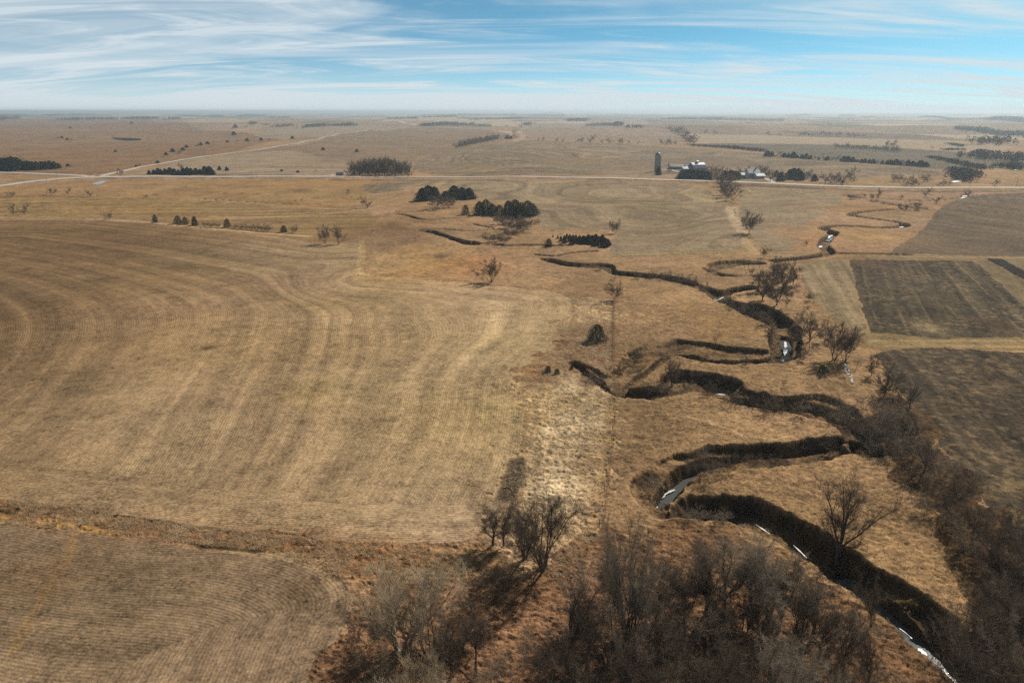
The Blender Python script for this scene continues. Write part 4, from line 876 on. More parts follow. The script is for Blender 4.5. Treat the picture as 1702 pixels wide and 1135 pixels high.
# --- pale grove at the bottom, left of the grass gap
G = 'trees of the pale grove at the bottom'
for u, vb, vt, kd, w, lab in [(667,1085,945,'pale',1.35,'biggest pale-limbed tree of the bottom left grove'),(717,1132,982,'round',0.75,'dark-stemmed tree right of the biggest pale tree'),(791,1126,1016,'tall',1.3,'tree leaning right at the edge of the grass gap'),(752,1125,1020,'tall',1.2,'slim dark tree between the leaning tree and the pale grove'),
 (640,1150,1075,'pale',1.0,'low pale-limbed tree at the lower left of the grove'),(705,1205,1090,'pale',1.0,'pale-limbed tree cut off by the bottom edge'),(612,1075,1005,'shrub',0.9,'dark brush at the left side of the pale grove'),(600,1140,1075,'red',0.9,'red-brown brush at the lower left of the pale grove'),(775,1060,995,'red',0.6,'red-brown brush behind the leaning tree'),(760,1200,1110,'red',0.8,'red-brown brush at the bottom edge below the leaning tree'),(820,1160,1100,'shrub',0.8,'brush at the bottom edge in the grass gap'),(660,1195,1110,'shrub',0.9,'grey brush at the bottom edge under the pale grove')]:
    tree(u, vb, vt, kd, lab, G, wide=w, lean=(0, 0.22) if 'leaning right' in lab else None)

# --- cedars
for a in [(992,566,538,'lone dark cedar with a black shadow in the rough pasture strip',1.35,'cedar'),(911,618,607,'small dark cedar, left one of two beside the field corner',1.3,'cedar'),(926,621,612,'small dark cedar, right one of two beside the field corner',1.3,'cedar'),(950,613,606,'tiny dark cedar at the head of the drain',1.4,'cedar'),
 (1366,620,605,'small dark cedar left of the white rubble',1.2,'cedar'),(258,370,356,'cedar standing alone at the left of the field-edge row',0.9,'cedar'),(296,372,358,'left cedar of the cluster of three on the field-edge row',1.2,'cedar'),(308,373,360,'middle cedar of the cluster of three on the field-edge row',1.1,'cedar'),(324,375,359,'right cedar of the cluster of three on the field-edge row',1.1,'cedar'),
 (378,378,363,'cedar rising out of the low hedge on the field-edge row',1.0,'cedar'),(472,386,374,'round cedar near the right end of the field-edge row',1.3,'cedar'),(774,357,340,'cedar standing alone between the two dark clumps',1.0,'cedar'),(912,410,396,'dark bush-like cedar on the narrow channel below the middle stubble field',1.3,'cedar')]:
    tree(*a[:3], a[5], a[3], wide=a[4])
def grove(pts, kd, labf, group, wide=1.0):
    for i, p in enumerate(pts): tree(p[0], p[1], p[2], kd if len(p) < 4 else p[3], labf(i, len(pts)) if callable(labf) else labf, group, wide=wide * (p[4] if len(p) > 4 else 1))
ORD = ['first','second','third','fourth','fifth','sixth','seventh','eighth','ninth','tenth','eleventh','twelfth','thirteenth','fourteenth','fifteenth','sixteenth','seventeenth','eighteenth','nineteenth','twentieth']
grove([(703,334,312),(712,332,308),(722,331,310),(741,333,317),(755,331,308),(768,330,311),(780,331,312),(787,331,325)], 'cedar', lambda i, n: f'{ORD[i]} cedar from the left in the left dark clump below the road', 'cedars of the left dark clump', 1.45)
grove([(724,347,323),(736,346,325),(746,345,327),(752,341,326)], 'shrub', lambda i, n: f'{ORD[i]} grey bush from the left in front of the left cedar clump', 'grey bushes before the left cedar clump', 1.0)
grove([(797,357,334),(808,356,331),(818,358,338),(830,358,340),(845,359,333),(856,361,331),(866,361,336),(877,359,333),(884,358,338)], 'cedar', lambda i, n: f'{ORD[i]} cedar from the left in the right dark clump below the road', 'cedars of the right dark clump', 1.5)
grove([(828,373,354),(842,380,358),(856,386,360),(868,385,358),(877,380,359),(846,395,372),(812,403,384),(826,401,386),(837,405,388),(862,372,356)], 'shrub', 'grey bare bush in the patch running down from the right cedar clump', 'grey bushes below the right cedar clump', 1.05)
grove([(919,394,390),(927,397,391),(932,401,392),(938,404,391),(942,397,388),(947,401,389),(952,400,390),(957,396,390),(963,400,391),(970,402,391),(978,402,389),(984,400,390),(990,398,388),(1001,395,389),(990,409,396),(1002,411,399),(950,407,396)], 'browncedar', 'little brown-green cedar above the dark hollow of the narrow channel', 'little cedars above the dark hollow', 1.3)
grove([(341,377,366),(352,378,368),(362,378,369),(392,380,371),(401,381,371),(410,381,372),(419,382,372),(428,383,372),(438,384,371),(446,385,373)], 'shrub', 'low bare bush in the hedge behind the big stubble field', 'bushes in the field-edge hedge', 1.0)
# line of trees crossing the road near the farm
grove([(1187,302,283),(1197,310,287),(1205,316,289),(1212,324,296),(1218,334,306),(1209,328,300),(1200,305,286),(1222,303,287)], 'shrub', lambda i, n: f'{ORD[i]} grey tree in the draw running down from the farmyard across the road', 'grey trees in the draw below the farm', 0.85)
# farmyard
grove([(1134,298,283),(1142,298,282),(1150,299,283),(1158,299,283),(1166,299,284),(1174,300,284),(1206,298,284),(1214,298,283),(1222,298,284)], 'cedar', 'dark cedar in the farm windbreak in front of the barn', 'cedars of the farm windbreak', 1.7)
grove([(1172,290,274),(1180,291,273),(1188,292,274),(1196,292,275),(1205,293,277),(1214,294,278),(1232,291,276),(1243,290,274),(1253,290,273),(1263,291,272),(1272,292,274),(1280,301,277,'round',1.0),(1228,294,280),(1286,296,280)], 'round', 'bare shade tree in the farmyard behind the house', 'shade trees in the farmyard', 1.0)
tree(1094,291,276,'cedar','dark tree at the foot of the tall silo',None,wide=0.9); tree(1113,288,269,'round','bare tree between the tall silo and the long sheds',None,wide=0.7)
grove([(1297,301,286),(1312,298,281),(1318,298,279),(1325,298,280),(1330,300,284),(1353,301,289),(1290,294,283)], 'cedar', lambda i, n: 'cedar in the row right of the farmhouse', 'cedars right of the farmhouse', 1.2)
grove([(1301,295,282),(1340,298,284),(1347,296,280),(1372,304,286),(1381,305,284),(1390,304,285),(1400,307,275),(1336,297,277),(1306,294,284),(1414,301,290),(1420,302,291)], 'round', 'bare tree along the road right of the farmhouse', 'bare trees right of the farmhouse', 1.1)
tree(1400,308,297,'shrub','dark bush at the roadside under a tall bare tree',None,wide=1.0)
grove([(1487,302,287),(1494,302,288),(1502,303,288),(1511,303,290),(1520,305,292),(1536,302,289),(1541,303,288),(1526,309,298),(1515,310,297),(1505,310,299),(1568,308,297),(1577,308,299),(1653,309,296),(1560,309,301)], 'round', lambda i, n: 'small bare tree on the orange slope above the road', 'bare trees on the slope above the road', 1.2)
grove([(1415,331,322,'shrub',1.2),(1422,331,323,'shrub',1.2),(1436,328,321,'shrub',0.8),(1450,332,320,'shrub',0.8),(1460,332,312,'sparse',1.0),(1498,331,322,'round',1.0),(1538,327,309,'round',1.0),(1556,338,324,'round',1.2),(1505,348,336,'shrub',0.9),(1523,349,334,'shrub',1.0),(1610,327,315,'shrub',0.8)], 'shrub', lambda i, n: f'{ORD[i]} bush or tree from the left along the winding creek just below the road', 'bushes along the creek below the road')
# grove in front of the road, and rows beyond it
r2 = random.Random(5)
grove([(u, v, v - (10 + 20 * max(0.0, 1 - ((u - 632) / 56) ** 2) ** 0.5) * r2.uniform(0.85, 1.05), ('round', 'tall', 'multi')[k % 3], r2.uniform(1.0, 1.35)) for k, (u, v) in enumerate([(583 + i * 2.7 + r2.uniform(-1, 1), 293.5 - (i * 7 % 4) * 0.9) for i in range(37)])], 'tall', 'brown bare tree in the dense rounded grove on the road', 'trees of the dense grove on the road')
grove([(248,290,283),(256,290,282),(263,290,279),(268,290,281),(275,290,280),(283,290,278),(290,291,280),(297,291,282),(306,291,279),(312,291,278),(318,291,279),(326,290,279),(333,290,281),(341,290,276),(349,290,276),(352,291,279),(365,283,276),(377,284,277)], 'cedar', lambda i, n: f'{ORD[i]} cedar from the left in the dark row above the road on the left', 'cedars in the row above the road', 1.2)
tree(305,287,269,'round','pale bare tree rising out of the dark cedar row above the road',None,wide=0.9); tree(200,292,277,'round','bare tree beside the fork of the two roads',None,wide=1.0)
grove([(-6,284,265),(2,284,266),(8,284,262),(16,284,262),(22,284,260),(29,283,261),(35,283,265),(42,283,268),(48,283,267),(55,283,268),(62,283,268),(70,282,268),(77,282,268),(84,281,267),(91,281,268),(98,280,271),(12,283,268),(26,283,266)], 'cedar', 'dark cedar in the windbreak at the left picture edge', 'cedars of the left windbreak', 1.25)
grove([(14,281,258),(22,281,257),(30,280,258),(85,280,266)], 'round', 'grey bare tree behind the windbreak at the left picture edge', 'bare trees behind the left windbreak', 1.0)
# slanted dense belt in the fields beyond the road
grove([(758 + i * 2.95, 246.5 - i * 0.62, 246.5 - i * 0.62 - 9.5) for i in range(25)] + [(763 + i * 3.6, 242 - i * 0.60, 242 - i * 0.60 - 9.5) for i in range(18)], 'round', 'grey bare tree in the slanted belt in the fields beyond the road', 'trees of the slanted belt', 1.2)
# row of dark cedars on the right, beyond the farm
grove([(1275 + i * 7.1 + r2.uniform(-1, 1), 260 + i * 0.47, 260 + i * 0.47 - r2.uniform(5, 11), 'cedar' if r2.random() < .8 else 'round', r2.uniform(.8, 1.3)) for i in range(38)], 'cedar', 'dark cedar in the long row beyond the farm on the right', 'cedars in the long row beyond the farm', 1.3)
grove([(1390 + i * 5.0, 246 + i * 0.35, 246 + i * 0.35 - r2.uniform(7, 11)) for i in range(22)], 'round', 'grey bare tree in the hedge above the long cedar row', 'bare trees in the hedge above the cedar row', 1.3)
tree(1485,251,230,'round','tall crooked tree sticking out of the hedge above the cedar row',None,wide=0.8); tree(1472,249,232,'tall','dead-looking slim tree sticking out of the hedge above the cedar row',None)
grove([(856,230,222),(877,230,226),(895,234,228),(903,234,227),(925,236,228),(935,236,229),(960,237,229),(966,237,227),(981,238,222),(1000,238,231),(1013,239,228),(1030,239,228),(1034,239,229),(1100,240,230),(1108,241,229),(1114,241,230),(1122,240,232),(1046,239,233),(1060,240,234)], 'round', 'small bare tree in the hedge behind the contoured field', 'trees in the hedge above the contoured field', 1.1)
grove([(1117,220,207),(1123,221,208),(1130,224,210),(1136,229,214),(1141,234,218),(1147,239,223),(1152,240,226),(1127,222,209),(1144,236,221)], 'round', 'grey tree in the curved belt above the farm silo', 'trees of the curved belt', 1.5)
grove([(1173,222,214),(1190,223,215),(1278,226,218),(1330,226,218),(1336,226,217),(1344,226,219),(1350,226,220),(1363,225,217),(1372,226,217),(1380,226,218),(1390,226,219),(1396,226,218),(1412,228,219),(1420,228,220),(1428,228,221),(1436,228,222),(1296,226,222),(1550,247,242)], 'round', 'small bare tree in the loose far row on the right', 'trees of the loose far row', 1.2)
# scattered dark dots on the left hillside
for i, (u, v, h) in enumerate([(96,231,3.5),(103,230,3),(112,233,3),(118,233,3),(192,253,3),(113,277,4),(230,276,4),(226,278,3),(262,272,4),(272,262,3),(276,258,4),(287,253,5),(297,257,6),(304,250,4),(310,246,4),(328,244,5),(334,242,4),(345,240,4),(355,237,3),(389,225,5),(378,237,3),(395,236,3),(411,235,4),(434,234,4),(447,234,3),(486,231,4),(391,213,5),(407,213,4),(117,214,3),(219,206,3),(248,234,3),(537,250,4),(593,253,4),(524,286,3),(468,285,3),(495,287,3),(838,228,3),(843,231,5),(849,231,4)]):
    tree(u, v, v - h * 1.3, 'cedar' if i % 3 else 'round', 'small dark cedar dotted on the hillside beyond the road' if i % 3 else 'small bare bush dotted on the hillside beyond the road', 'small trees dotted on the hillside', wide=1.6)
print('trees', NT_[0])

# ------------------------------------------------------------------ dead grass and weeds: nobody could count them
def tufts(name, label, P, hmin, hmax, blades, c1, c2, seed, wid=0.05, spread=0.35):
    rs = np.random.RandomState(seed); n = len(P); z = ground_z(P[:, 0], P[:, 1]); h = rs.uniform(hmin, hmax, n); k = blades
    b0 = np.repeat(np.column_stack([P, z - 0.05]), k, 0); hh = np.repeat(h, k) * rs.uniform(0.6, 1.1, n * k); b0[:, :2] += rs.normal(0, 0.10, (n * k, 2)) * (1 + hh[:, None])
    lean = rs.normal(0, spread, (n * k, 2)) + np.repeat(rs.normal(0, spread * .6, (n, 2)), k, 0); tip = b0 + np.column_stack([lean * hh[:, None], hh]); a = rs.uniform(0, 6.28, n * k)
    wv = np.column_stack([np.cos(a), np.sin(a), a * 0]) * (wid * hh)[:, None]
    V = np.stack([b0 - wv, b0 + wv, tip], 1).reshape(-1, 3); F = np.arange(len(V)).reshape(-1, 3)
    mt = simple(name + '_blades', c1, c2, 0.35); q = NT(mt.node_tree); bs = [n_ for n_ in mt.node_tree.nodes if n_.type == 'BSDF_PRINCIPLED'][0]; ou = [n_ for n_ in mt.node_tree.nodes if n_.type == 'OUTPUT_MATERIAL'][0]
    tr = q.n('ShaderNodeBsdfTranslucent'); mx = q.n('ShaderNodeMixShader'); mx.inputs[0].default_value = 0.5; q.l(bs.inputs['Base Color'].links[0].from_socket, tr.inputs[0]); q.l(bs.outputs[0], mx.inputs[1]); q.l(tr.outputs[0], mx.inputs[2]); q.l(mx.outputs[0], ou.inputs[0])
    o = link(name, mesh_np(name, V, F, mt)); tag(o, label, 'grass' if 'grass' in name else 'weeds', None, 'stuff'); return o
ng = np.random.RandomState(77)
def scatter(n, poly):
    Q = pxs(poly); x = ng.uniform(Q[:, 0].min(), Q[:, 0].max(), n); y = ng.uniform(Q[:, 1].min(), Q[:, 1].max(), n); k = inside(x, y, Q); return x[k], y[k]
# creek banks and floors
x, y = scatter(420000, [(880,420),(1300,425),(1420,640),(1500,740),(1720,1160),(1500,1135),(1300,940),(1180,900),(1030,860),(930,640)])
cv_ = carve(x, y); kk = (cv_ > 1.3); x, y, cv_ = x[kk], y[kk], cv_[kk]
kk = (fbm(x / 3, y / 3, 201, 3) > 0.5) & (cv_ < 3.8); x, y = x[kk], y[kk]
tufts('bank_weeds', 'tangled brown weeds and dead grass on the creek banks and channel floor', np.column_stack([x, y])[:9000], 0.2, 0.6, 6, (0.22, 0.16, 0.095), (0.46, 0.35, 0.22), 5, 0.09)
# bunch grass of the pasture, thick in some places and grazed off in others
x, y = scatter(150000, [(1020,500),(1290,520),(1420,640),(1560,880),(1640,1040),(1580,1135),(560,1180),(560,960),(800,905),(1000,900)])
kk = (fbm(x / 4, y / 4, 203, 3) + 0.25 * (fbm(x / 25, y / 25, 205, 2) - .5) > 0.36) & (carve(x, y) < 0.05); x, y = x[kk], y[kk]
tufts('pasture_grass', 'short dead bunch grass speckling the orange-brown pasture', np.column_stack([x, y])[:30000], 0.10, 0.34, 5, (0.30, 0.205, 0.12), (0.52, 0.39, 0.24), 6, 0.16, 0.6)
x, y = scatter(60000, [(950,492),(1018,499),(1016,700),(995,880),(1000,960),(860,960),(795,893),(832,838),(866,640),(935,570)])
kk = fbm(x / 3, y / 3, 207, 3) > 0.4; x, y = x[kk], y[kk]
tufts('straw_grass', 'matted pale straw grass lying in the long strip beside the big field', np.column_stack([x, y])[:12000], 0.15, 0.45, 6, (0.50, 0.39, 0.25), (0.72, 0.60, 0.43), 7, 0.14, 1.0)
x, y = scatter(60000, [(-200,800),(0,828),(150,848),(350,877),(560,897),(720,905),(795,893),(900,960),(640,990),(575,965),(470,918),(260,898),(120,878),(-200,860)])
kk = fbm(x / 2.5, y / 2.5, 209, 3) > 0.42; x, y = x[kk], y[kk]
tufts('verge_grass', 'long dead grass in the rough strip between the two stubble fields', np.column_stack([x, y])[:11000], 0.15, 0.5, 6, (0.50, 0.36, 0.21), (0.76, 0.60, 0.39), 8, 0.12, 0.9)

# ------------------------------------------------------------------ far woodland: reads as a mass, a few pixels high
def woodland(u0, v0, u1, v1, hpx, dens, label, dark=False, ragged=0.5, thick=1.0):
    rs = np.random.RandomState(int(u0 * 7 + v0 * 13) % 9999)
    a = np.array(at(u0, v0)); b_ = np.array(at(u1, v1)); d = np.linalg.norm((a + b_) / 2); Lm = np.linalg.norm(b_ - a)
    hm = hpx * d / FPX; hm = min(max(hm, 5), 20); n = int(max(14, Lm / (hm * 0.40) * dens * 4.0)); t = rs.uniform(0, 1, n)
    wid = hm * 2.0 * thick; P = a + (b_ - a) * t[:, None] + rs.normal(0, 1, (n, 2)) * wid * 0.5 * np.array([0.5, 1.0])
    z0 = hbase(P[:, 0], P[:, 1]); H = hm * (1 - ragged * rs.uniform(0, 1, n) ** 1.3) * (0.65 + 0.6 * vnoise(t * Lm / (hm * 6), t * 0, 5))
    k = 44; c = np.repeat(np.column_stack([P, z0 + H * 0.55]), k, 0); HH = np.repeat(H, k)
    dv = rs.normal(0, 1, (n * k, 3)); dv /= np.linalg.norm(dv, axis=1)[:, None]; dv *= rs.uniform(0.3, 1, n * k)[:, None] ** 0.5
    c = c + dv * np.column_stack([HH * 0.36, HH * 0.36, HH * 0.48]); e1 = rs.normal(0, 1, (n * k, 3)); e2 = rs.normal(0, 1, (n * k, 3)); s = (HH * 0.055)[:, None]
    V = np.stack([c - e1 * s, c + e2 * s, c + e1 * s, c - e2 * s], 1).reshape(-1, 3); F = np.arange(len(V)).reshape(-1, 4)
    o = link('far_woodland', mesh_np('far_woodland', V, F, M['cedar'] if dark else M['farwood'])); tag(o, label, 'woodland', None, 'stuff')
    return o
WL = [
 (98,200,138,200,5,1,'dark wood on the far left skyline, left half',True),(140,199,192,199,5,1.2,'dark wood on the far left skyline, beside a white roof',True),(0,193,80,192,3,1,'thin grey wood on the skyline at the far left',False),(85,193,160,190,3,1,'faint grey wood behind the dark left wood',False),(205,198,262,198,4,1,'grey wood right of the white roof on the left skyline',False),(275,199,300,198,5,1,'short grey wood left of centre skyline',False),
 (300,193,370,195,3,1,'faint line of trees on the left skyline',False),(395,194,440,193,3,1,'faint pale tree line left of the far farms',False),(445,197,480,196,4,1,'grey tree line above the diagonal road end',False),(457,212,490,210,6,1,'ragged grey grove left of the far dark groves',False),(502,213,540,210,6,1.4,'dark grove left of the small white building',True),(545,210,588,209,6,1.4,'dark grove beside the white dome-roofed building',True),(416,207,424,206,5,1.5,'tiny grey grove above the diagonal road',False),(437,208,450,208,3,1,'tiny dark thicket above the diagonal road',True),
 (702,210,720,209,6,1.2,'low dark trees at the left end of the far farmstead',True),(722,209,760,209,10,1.5,'tall grey grove over the far farmstead',False),(760,209,780,209,10,1.5,'grey grove beside the bluish shed of the far farmstead',False),(778,210,800,210,5,1.2,'dark hedge before the long white shed',True),(870,209,882,208,8,1.6,'dark clump of trees at the small far farm',True),(645,198,693,198,4,1,'faint blue-grey wood left of the far farmstead',False),
 (945,202,975,200,6,1,'faint blue wood right of centre skyline',False),(972,210,1015,209,9,1.2,'blue-grey grove right of centre',False),(1015,209,1030,210,6,0.7,'thin trees beside the blue-grey grove',False),(1042,213,1050,213,8,0.7,'left lone pair of pale far trees',False),(1055,213,1062,213,8,0.7,'right lone pair of pale far trees',False),
 (885,194,940,193,4,1,'faint blue tree line above the small far farm',False),(1100,199,1200,200,5,1,'grey tree line on the right half of the far plain',False),(1200,200,1300,202,6,1,'ragged grey tree line before the right skyline',False),(1112,198,1126,198,7,1.3,'taller grey clump in the right tree line',False),(1305,193,1350,192,3,1,'faint far tree line under the right skyline',False),(1395,193,1421,193,4,1.6,'short dark block of trees on the right skyline',True),
 (1430,194,1560,196,2.5,0.8,'faint thin tree line under the right skyline',False),(1560,196,1702,200,4,1,'grey tree line toward the right skyline edge',False),(1640,199,1720,205,5,1,'grey wood at the right skyline edge',False),(1592,216,1650,222,11,1.3,'grey wood on the rise at the right, left half',False),(1650,224,1720,229,12,1.3,'grey wood on the rise at the right, right half',False),(1632,240,1668,238,14,1.0,'tall open grove below the right-hand wood',False),
 (1592,262,1650,264,17,1.6,'dense grey wood at the right, left half',False),(1650,266,1700,270,18,1.6,'dense grey wood at the right, right half',False),(1655,278,1702,283,12,1.3,'brushy wood edge at the right picture edge',False),(1578,240,1600,244,4,1,'reddish brush left of the right-hand wood',False),(1565,250,1600,250,3,1,'low reddish brush line left of the dense wood',False),(1540,262,1640,282,4,0.7,'brush scattered on the dark field at the right',False),(1590,285,1600,302,10,1.2,'brush climbing the gully beside the bright ponds',False),(1600,284,1620,294,9,1.2,'brush at the head of the bright pond gully',False),
 (1150,243,1270,252,4,0.9,'brown brush along the edge of the dark field above the farm',False),(0,200,30,196,3,1,'thin tree line at the far left edge of the plain',False),(500,190,640,190,2.4,0.8,'faint skyline trees left of centre',False),(700,192,860,191,2.4,0.9,'faint skyline trees at the centre',False),(900,189,1100,189,2.2,0.8,'faint skyline trees right of centre',False),(1500,190,1702,191,2.2,0.7,'faint skyline trees at the right',False),(0,188,400,189,2.2,0.8,'faint skyline trees at the left',False),
 (190,231,232,234,3,1,'thin dark bush line on the left hillside',True),(700,196,760,195,3,0.8,'pale tree line behind the far farmstead',False),(780,200,870,198,3,0.9,'blue tree line behind the long white shed',False)]
for w_ in WL:
    woodland(*w_[:7], dark=w_[7])

# ------------------------------------------------------------------ buildings
class MB:
    def __init__(s): s.v = []; s.f = []
    def add(s, vs, fs):
        k = len(s.v); s.v += [tuple(v) for v in vs]; s.f += [tuple(i + k for i in f) for f in fs]; return s
    def box(s, x0, x1, y0, y1, z0, z1):
        return s.add([(x0,y0,z0),(x1,y0,z0),(x1,y1,z0),(x0,y1,z0),(x0,y0,z1),(x1,y0,z1),(x1,y1,z1),(x0,y1,z1)], [(0,3,2,1),(4,5,6,7),(0,1,5,4),(1,2,6,5),(2,3,7,6),(3,0,4,7)])
    def prism(s, prof, x0, x1):
        """profile in (y, z), swept along x"""
        n = len(prof); vs = [(x0, y, z) for y, z in prof] + [(x1, y, z) for y, z in prof]
        return s.add(vs, [tuple(range(n)), tuple(range(2 * n - 1, n - 1, -1))] + [(i, i + n, (i + 1) % n + n, (i + 1) % n) for i in range(n)])
    def lathe(s, prof, n=24, cx=0, cy_=0):
        vs = [(cx + r * math.cos(2 * math.pi * k / n), cy_ + r * math.sin(2 * math.pi * k / n), z) for r, z in prof for k in range(n)]
        fs = [(i * n + k, i * n + (k + 1) % n, (i + 1) * n + (k + 1) % n, (i + 1) * n + k) for i in range(len(prof) - 1) for k in range(n)]
        fs.append(tuple(range((len(prof) - 1) * n, len(prof) * n))); return s.add(vs, fs)
    def build(s, name, mat, parent=None):
        me = bpy.data.meshes.new(name); me.from_pydata(s.v, [], s.f); me.materials.append(mat); me.update(); return link(name, me, parent)
def thing(name, label, cat, u, v, rz=0.0, group=None):
    x, y = at(u, v); o = bpy.data.objects.new(name, None); COL.objects.link(o); o.location = (x, y, float(ground_z(x, y)) - 0.1); o.rotation_euler = (0, 0, rz); tag(o, label, cat, group); return o
def gable(t, L_, Wd, eave, ridge, wall, roof, windows=0, door=True, cupola=False, chimney=False):
    h = Wd / 2; MB().prism([(-h, 0), (-h, eave), (0, ridge - 0.05), (h, eave), (h, 0)], -L_ / 2, L_ / 2).build('wall', wall, t)
    th_ = 0.25; o_ = 0.5; sl_ = (ridge - eave) / h; r = MB().prism([(-h - o_, eave - o_ * sl_), (0, ridge), (h + o_, eave - o_ * sl_), (h + o_, eave - o_ * sl_ + th_), (0, ridge + th_), (-h - o_, eave - o_ * sl_ + th_)], -L_ / 2 - o_, L_ / 2 + o_).build('roof', roof, t)
    for k in range(windows):
        x = -L_ / 2 + L_ * (k + 0.5) / windows; w = MB().box(x - .55, x + .55, -h - .06, -h - .003, eave * .35, eave * .8).build('window', M['whitewall'], t); MB().box(x - .42, x + .42, -h - .09, -h - .062, eave * .35 + .12, eave * .8 - .12).build('pane', M['darkglass'], w)
    if door: MB().box(L_ * .1, L_ * .1 + min(3, L_ * .2), -h - .07, -h - .004, 0, eave * .75).build('door', M['greywall'] if wall is not M['greywall'] else M['wood'], t)
    if cupola:
        c = MB().box(-.9, .9, -.9, .9, ridge - .3, ridge + 1.2).build('cupola', M['whitemetal'], r); MB().prism([(-1.2, ridge + 1.2), (0, ridge + 2.2), (1.2, ridge + 1.2)], -1.2, 1.2).build('cupola_roof', M['whitemetal'], c)
    if chimney: MB().box(L_ * .2, L_ * .2 + .8, -.4, .4, ridge - .5, ridge + 1.2).build('chimney', M['concrete'], r)
    return t
# tall silo
t = thing('silo', 'tall grey concrete silo with a pale domed top left of the barn', 'silo', 1092, 285)
MB().lathe([(3.0, -1), (3.0, 16.0)], 28).build('wall', M['concrete'], t)
MB().lathe([(3.08, 16.0), (3.0, 17.2), (2.5, 18.5), (1.6, 19.4), (0.6, 19.8), (0.05, 19.85)], 28).build('dome', M['metalroof'], t)
for k in range(12): MB().lathe([(3.05, 0.8 + k * 1.28), (3.07, 0.86 + k * 1.28), (3.05, 0.92 + k * 1.28)], 28).build('hoop', M['metalroof'], t)
MB().box(2.9, 3.7, -.5, .5, 0, 15.6).build('chute', M['whitemetal'], t)
def gambrel(t, L_, Wd, eave, mid, ridge):
    h = Wd / 2; MB().prism([(-h, 0), (-h, eave), (-h * .62, mid - .1), (0, ridge - .1), (h * .62, mid - .1), (h, eave), (h, 0)], -L_ / 2, L_ / 2).build('wall', M['greywall'], t)
    p = [(-h - .5, eave - .5), (-h * .64, mid), (0, ridge), (h * .64, mid), (h + .5, eave - .5)]; r = MB().prism(p + [(y, z + .25) for y, z in p[::-1]], -L_ / 2 - .5, L_ / 2 + .5).build('roof', M['metalroof'], t)
    c = MB().box(-1.1, 1.1, -1.1, 1.1, ridge - .3, ridge + 1.4).build('cupola', M['whitemetal'], r); MB().prism([(-1.4, ridge + 1.4), (0, ridge + 2.4), (1.4, ridge + 1.4)], -1.4, 1.4).build('cupola_roof', M['whitemetal'], c)
    MB().box(-1.6, 1.6, -h - .08, -h - .005, 0, eave * .9).build('door', M['greywall'], t)
t = thing('barn', 'barn with a broad blue-grey metal roof and a white cupola', 'barn', 1158, 284, R(20)); gambrel(t, 15, 12, 3.4, 6.4, 8.4)
t = thing('shed', 'long low shed with a white metal roof left of the barn', 'shed', 1128, 281, R(-3)); gable(t, 22, 7, 2.8, 4.6, M['greywall'], M['whitemetal'], 4)
t = thing('shed', 'short shed with a white roof touching the barn', 'shed', 1145, 281, R(-3)); gable(t, 8, 6, 3.2, 5.0, M['greywall'], M['whitemetal'], 0)
t = thing('shed', 'low bluish metal shed at the left front of the barn', 'shed', 1140, 285, R(15)); gable(t, 9, 7, 3.0, 4.8, M['greywall'], M['metalroof'], 0)
t = thing('farmhouse', 'farmhouse with grey-blue roof and a white gable beside the road', 'house', 1250, 296, R(8)); gable(t, 11, 8, 5.0, 8.2, M['whitewall'], M['metalroof'], 4, chimney=True)
t = thing('garage', 'low grey-roofed garage right of the farmhouse', 'garage', 1262, 297, R(8)); gable(t, 8, 6, 2.8, 4.6, M['whitewall'], M['metalroof'], 2)
t = thing('shed', 'low pale-roofed shed left of the farmhouse', 'shed', 1238, 295, R(8)); gable(t, 9, 6, 2.6, 4.4, M['greywall'], M['metalroof'], 1)
t = thing('shed', 'tiny dark roadside shed left of the dense square grove', 'shed', 565, 294, R(4)); gable(t, 6, 4, 2.2, 3.4, M['greywall'], M['shingle'], 2)
# far farmsteads
for u, v, L_, Wd, e, rd, wl, rf, lab, nm in [
 (808,209.5,52,16,6,10,'greywall','whitemetal','long white-roofed shed at the right of the far farmstead','shed'),(769,209,28,18,9,15,'greywall','metalroof','tall bluish shed among the grey trees of the far farmstead','shed'),(782,208.5,14,10,7,12,'whitewall','whitemetal','white building between the bluish shed and the long white shed','house'),
 (720,210,16,10,5,8,'whitewall','metalroof','small white house at the left of the far farmstead','house'),(787,206.5,12,10,7,11,'whitewall','whitemetal','small white house behind the far farmstead','house'),(842,210,16,10,3,5,'greywall','whitemetal','low white-roofed shed by itself right of the far farmstead','shed'),(866,210,16,10,4,7,'whitewall','whitemetal','white shed at the small farm with dark trees','shed'),
 (592,209,18,14,6,11,'whitewall','whitemetal','white building at the end of the dark grove','barn'),(531,210,12,10,5,8,'whitewall','metalroof','small pale building in the dark grove','house'),(195,199,24,16,7,12,'whitewall','whitemetal','white building at the end of the dark wood on the left skyline','barn'),(1196,203,20,14,4,7,'whitewall','whitemetal','white low building in the right tree line, left one','shed'),(1244,204,26,14,4,6,'whitewall','whitemetal','white low building in the right tree line, right one','shed'),
 (504,192,26,20,8,12,'whitewall','whitemetal','white speck of a building left of centre skyline','barn'),(622,189,60,40,14,20,'whitewall','whitemetal','white speck of a building on the skyline left of centre','barn')]:
    t = thing(nm, lab, 'shed' if nm == 'shed' else nm, u, v, R(6)); gable(t, L_, Wd, e, rd, M[wl], M[rf], 3, door=True)

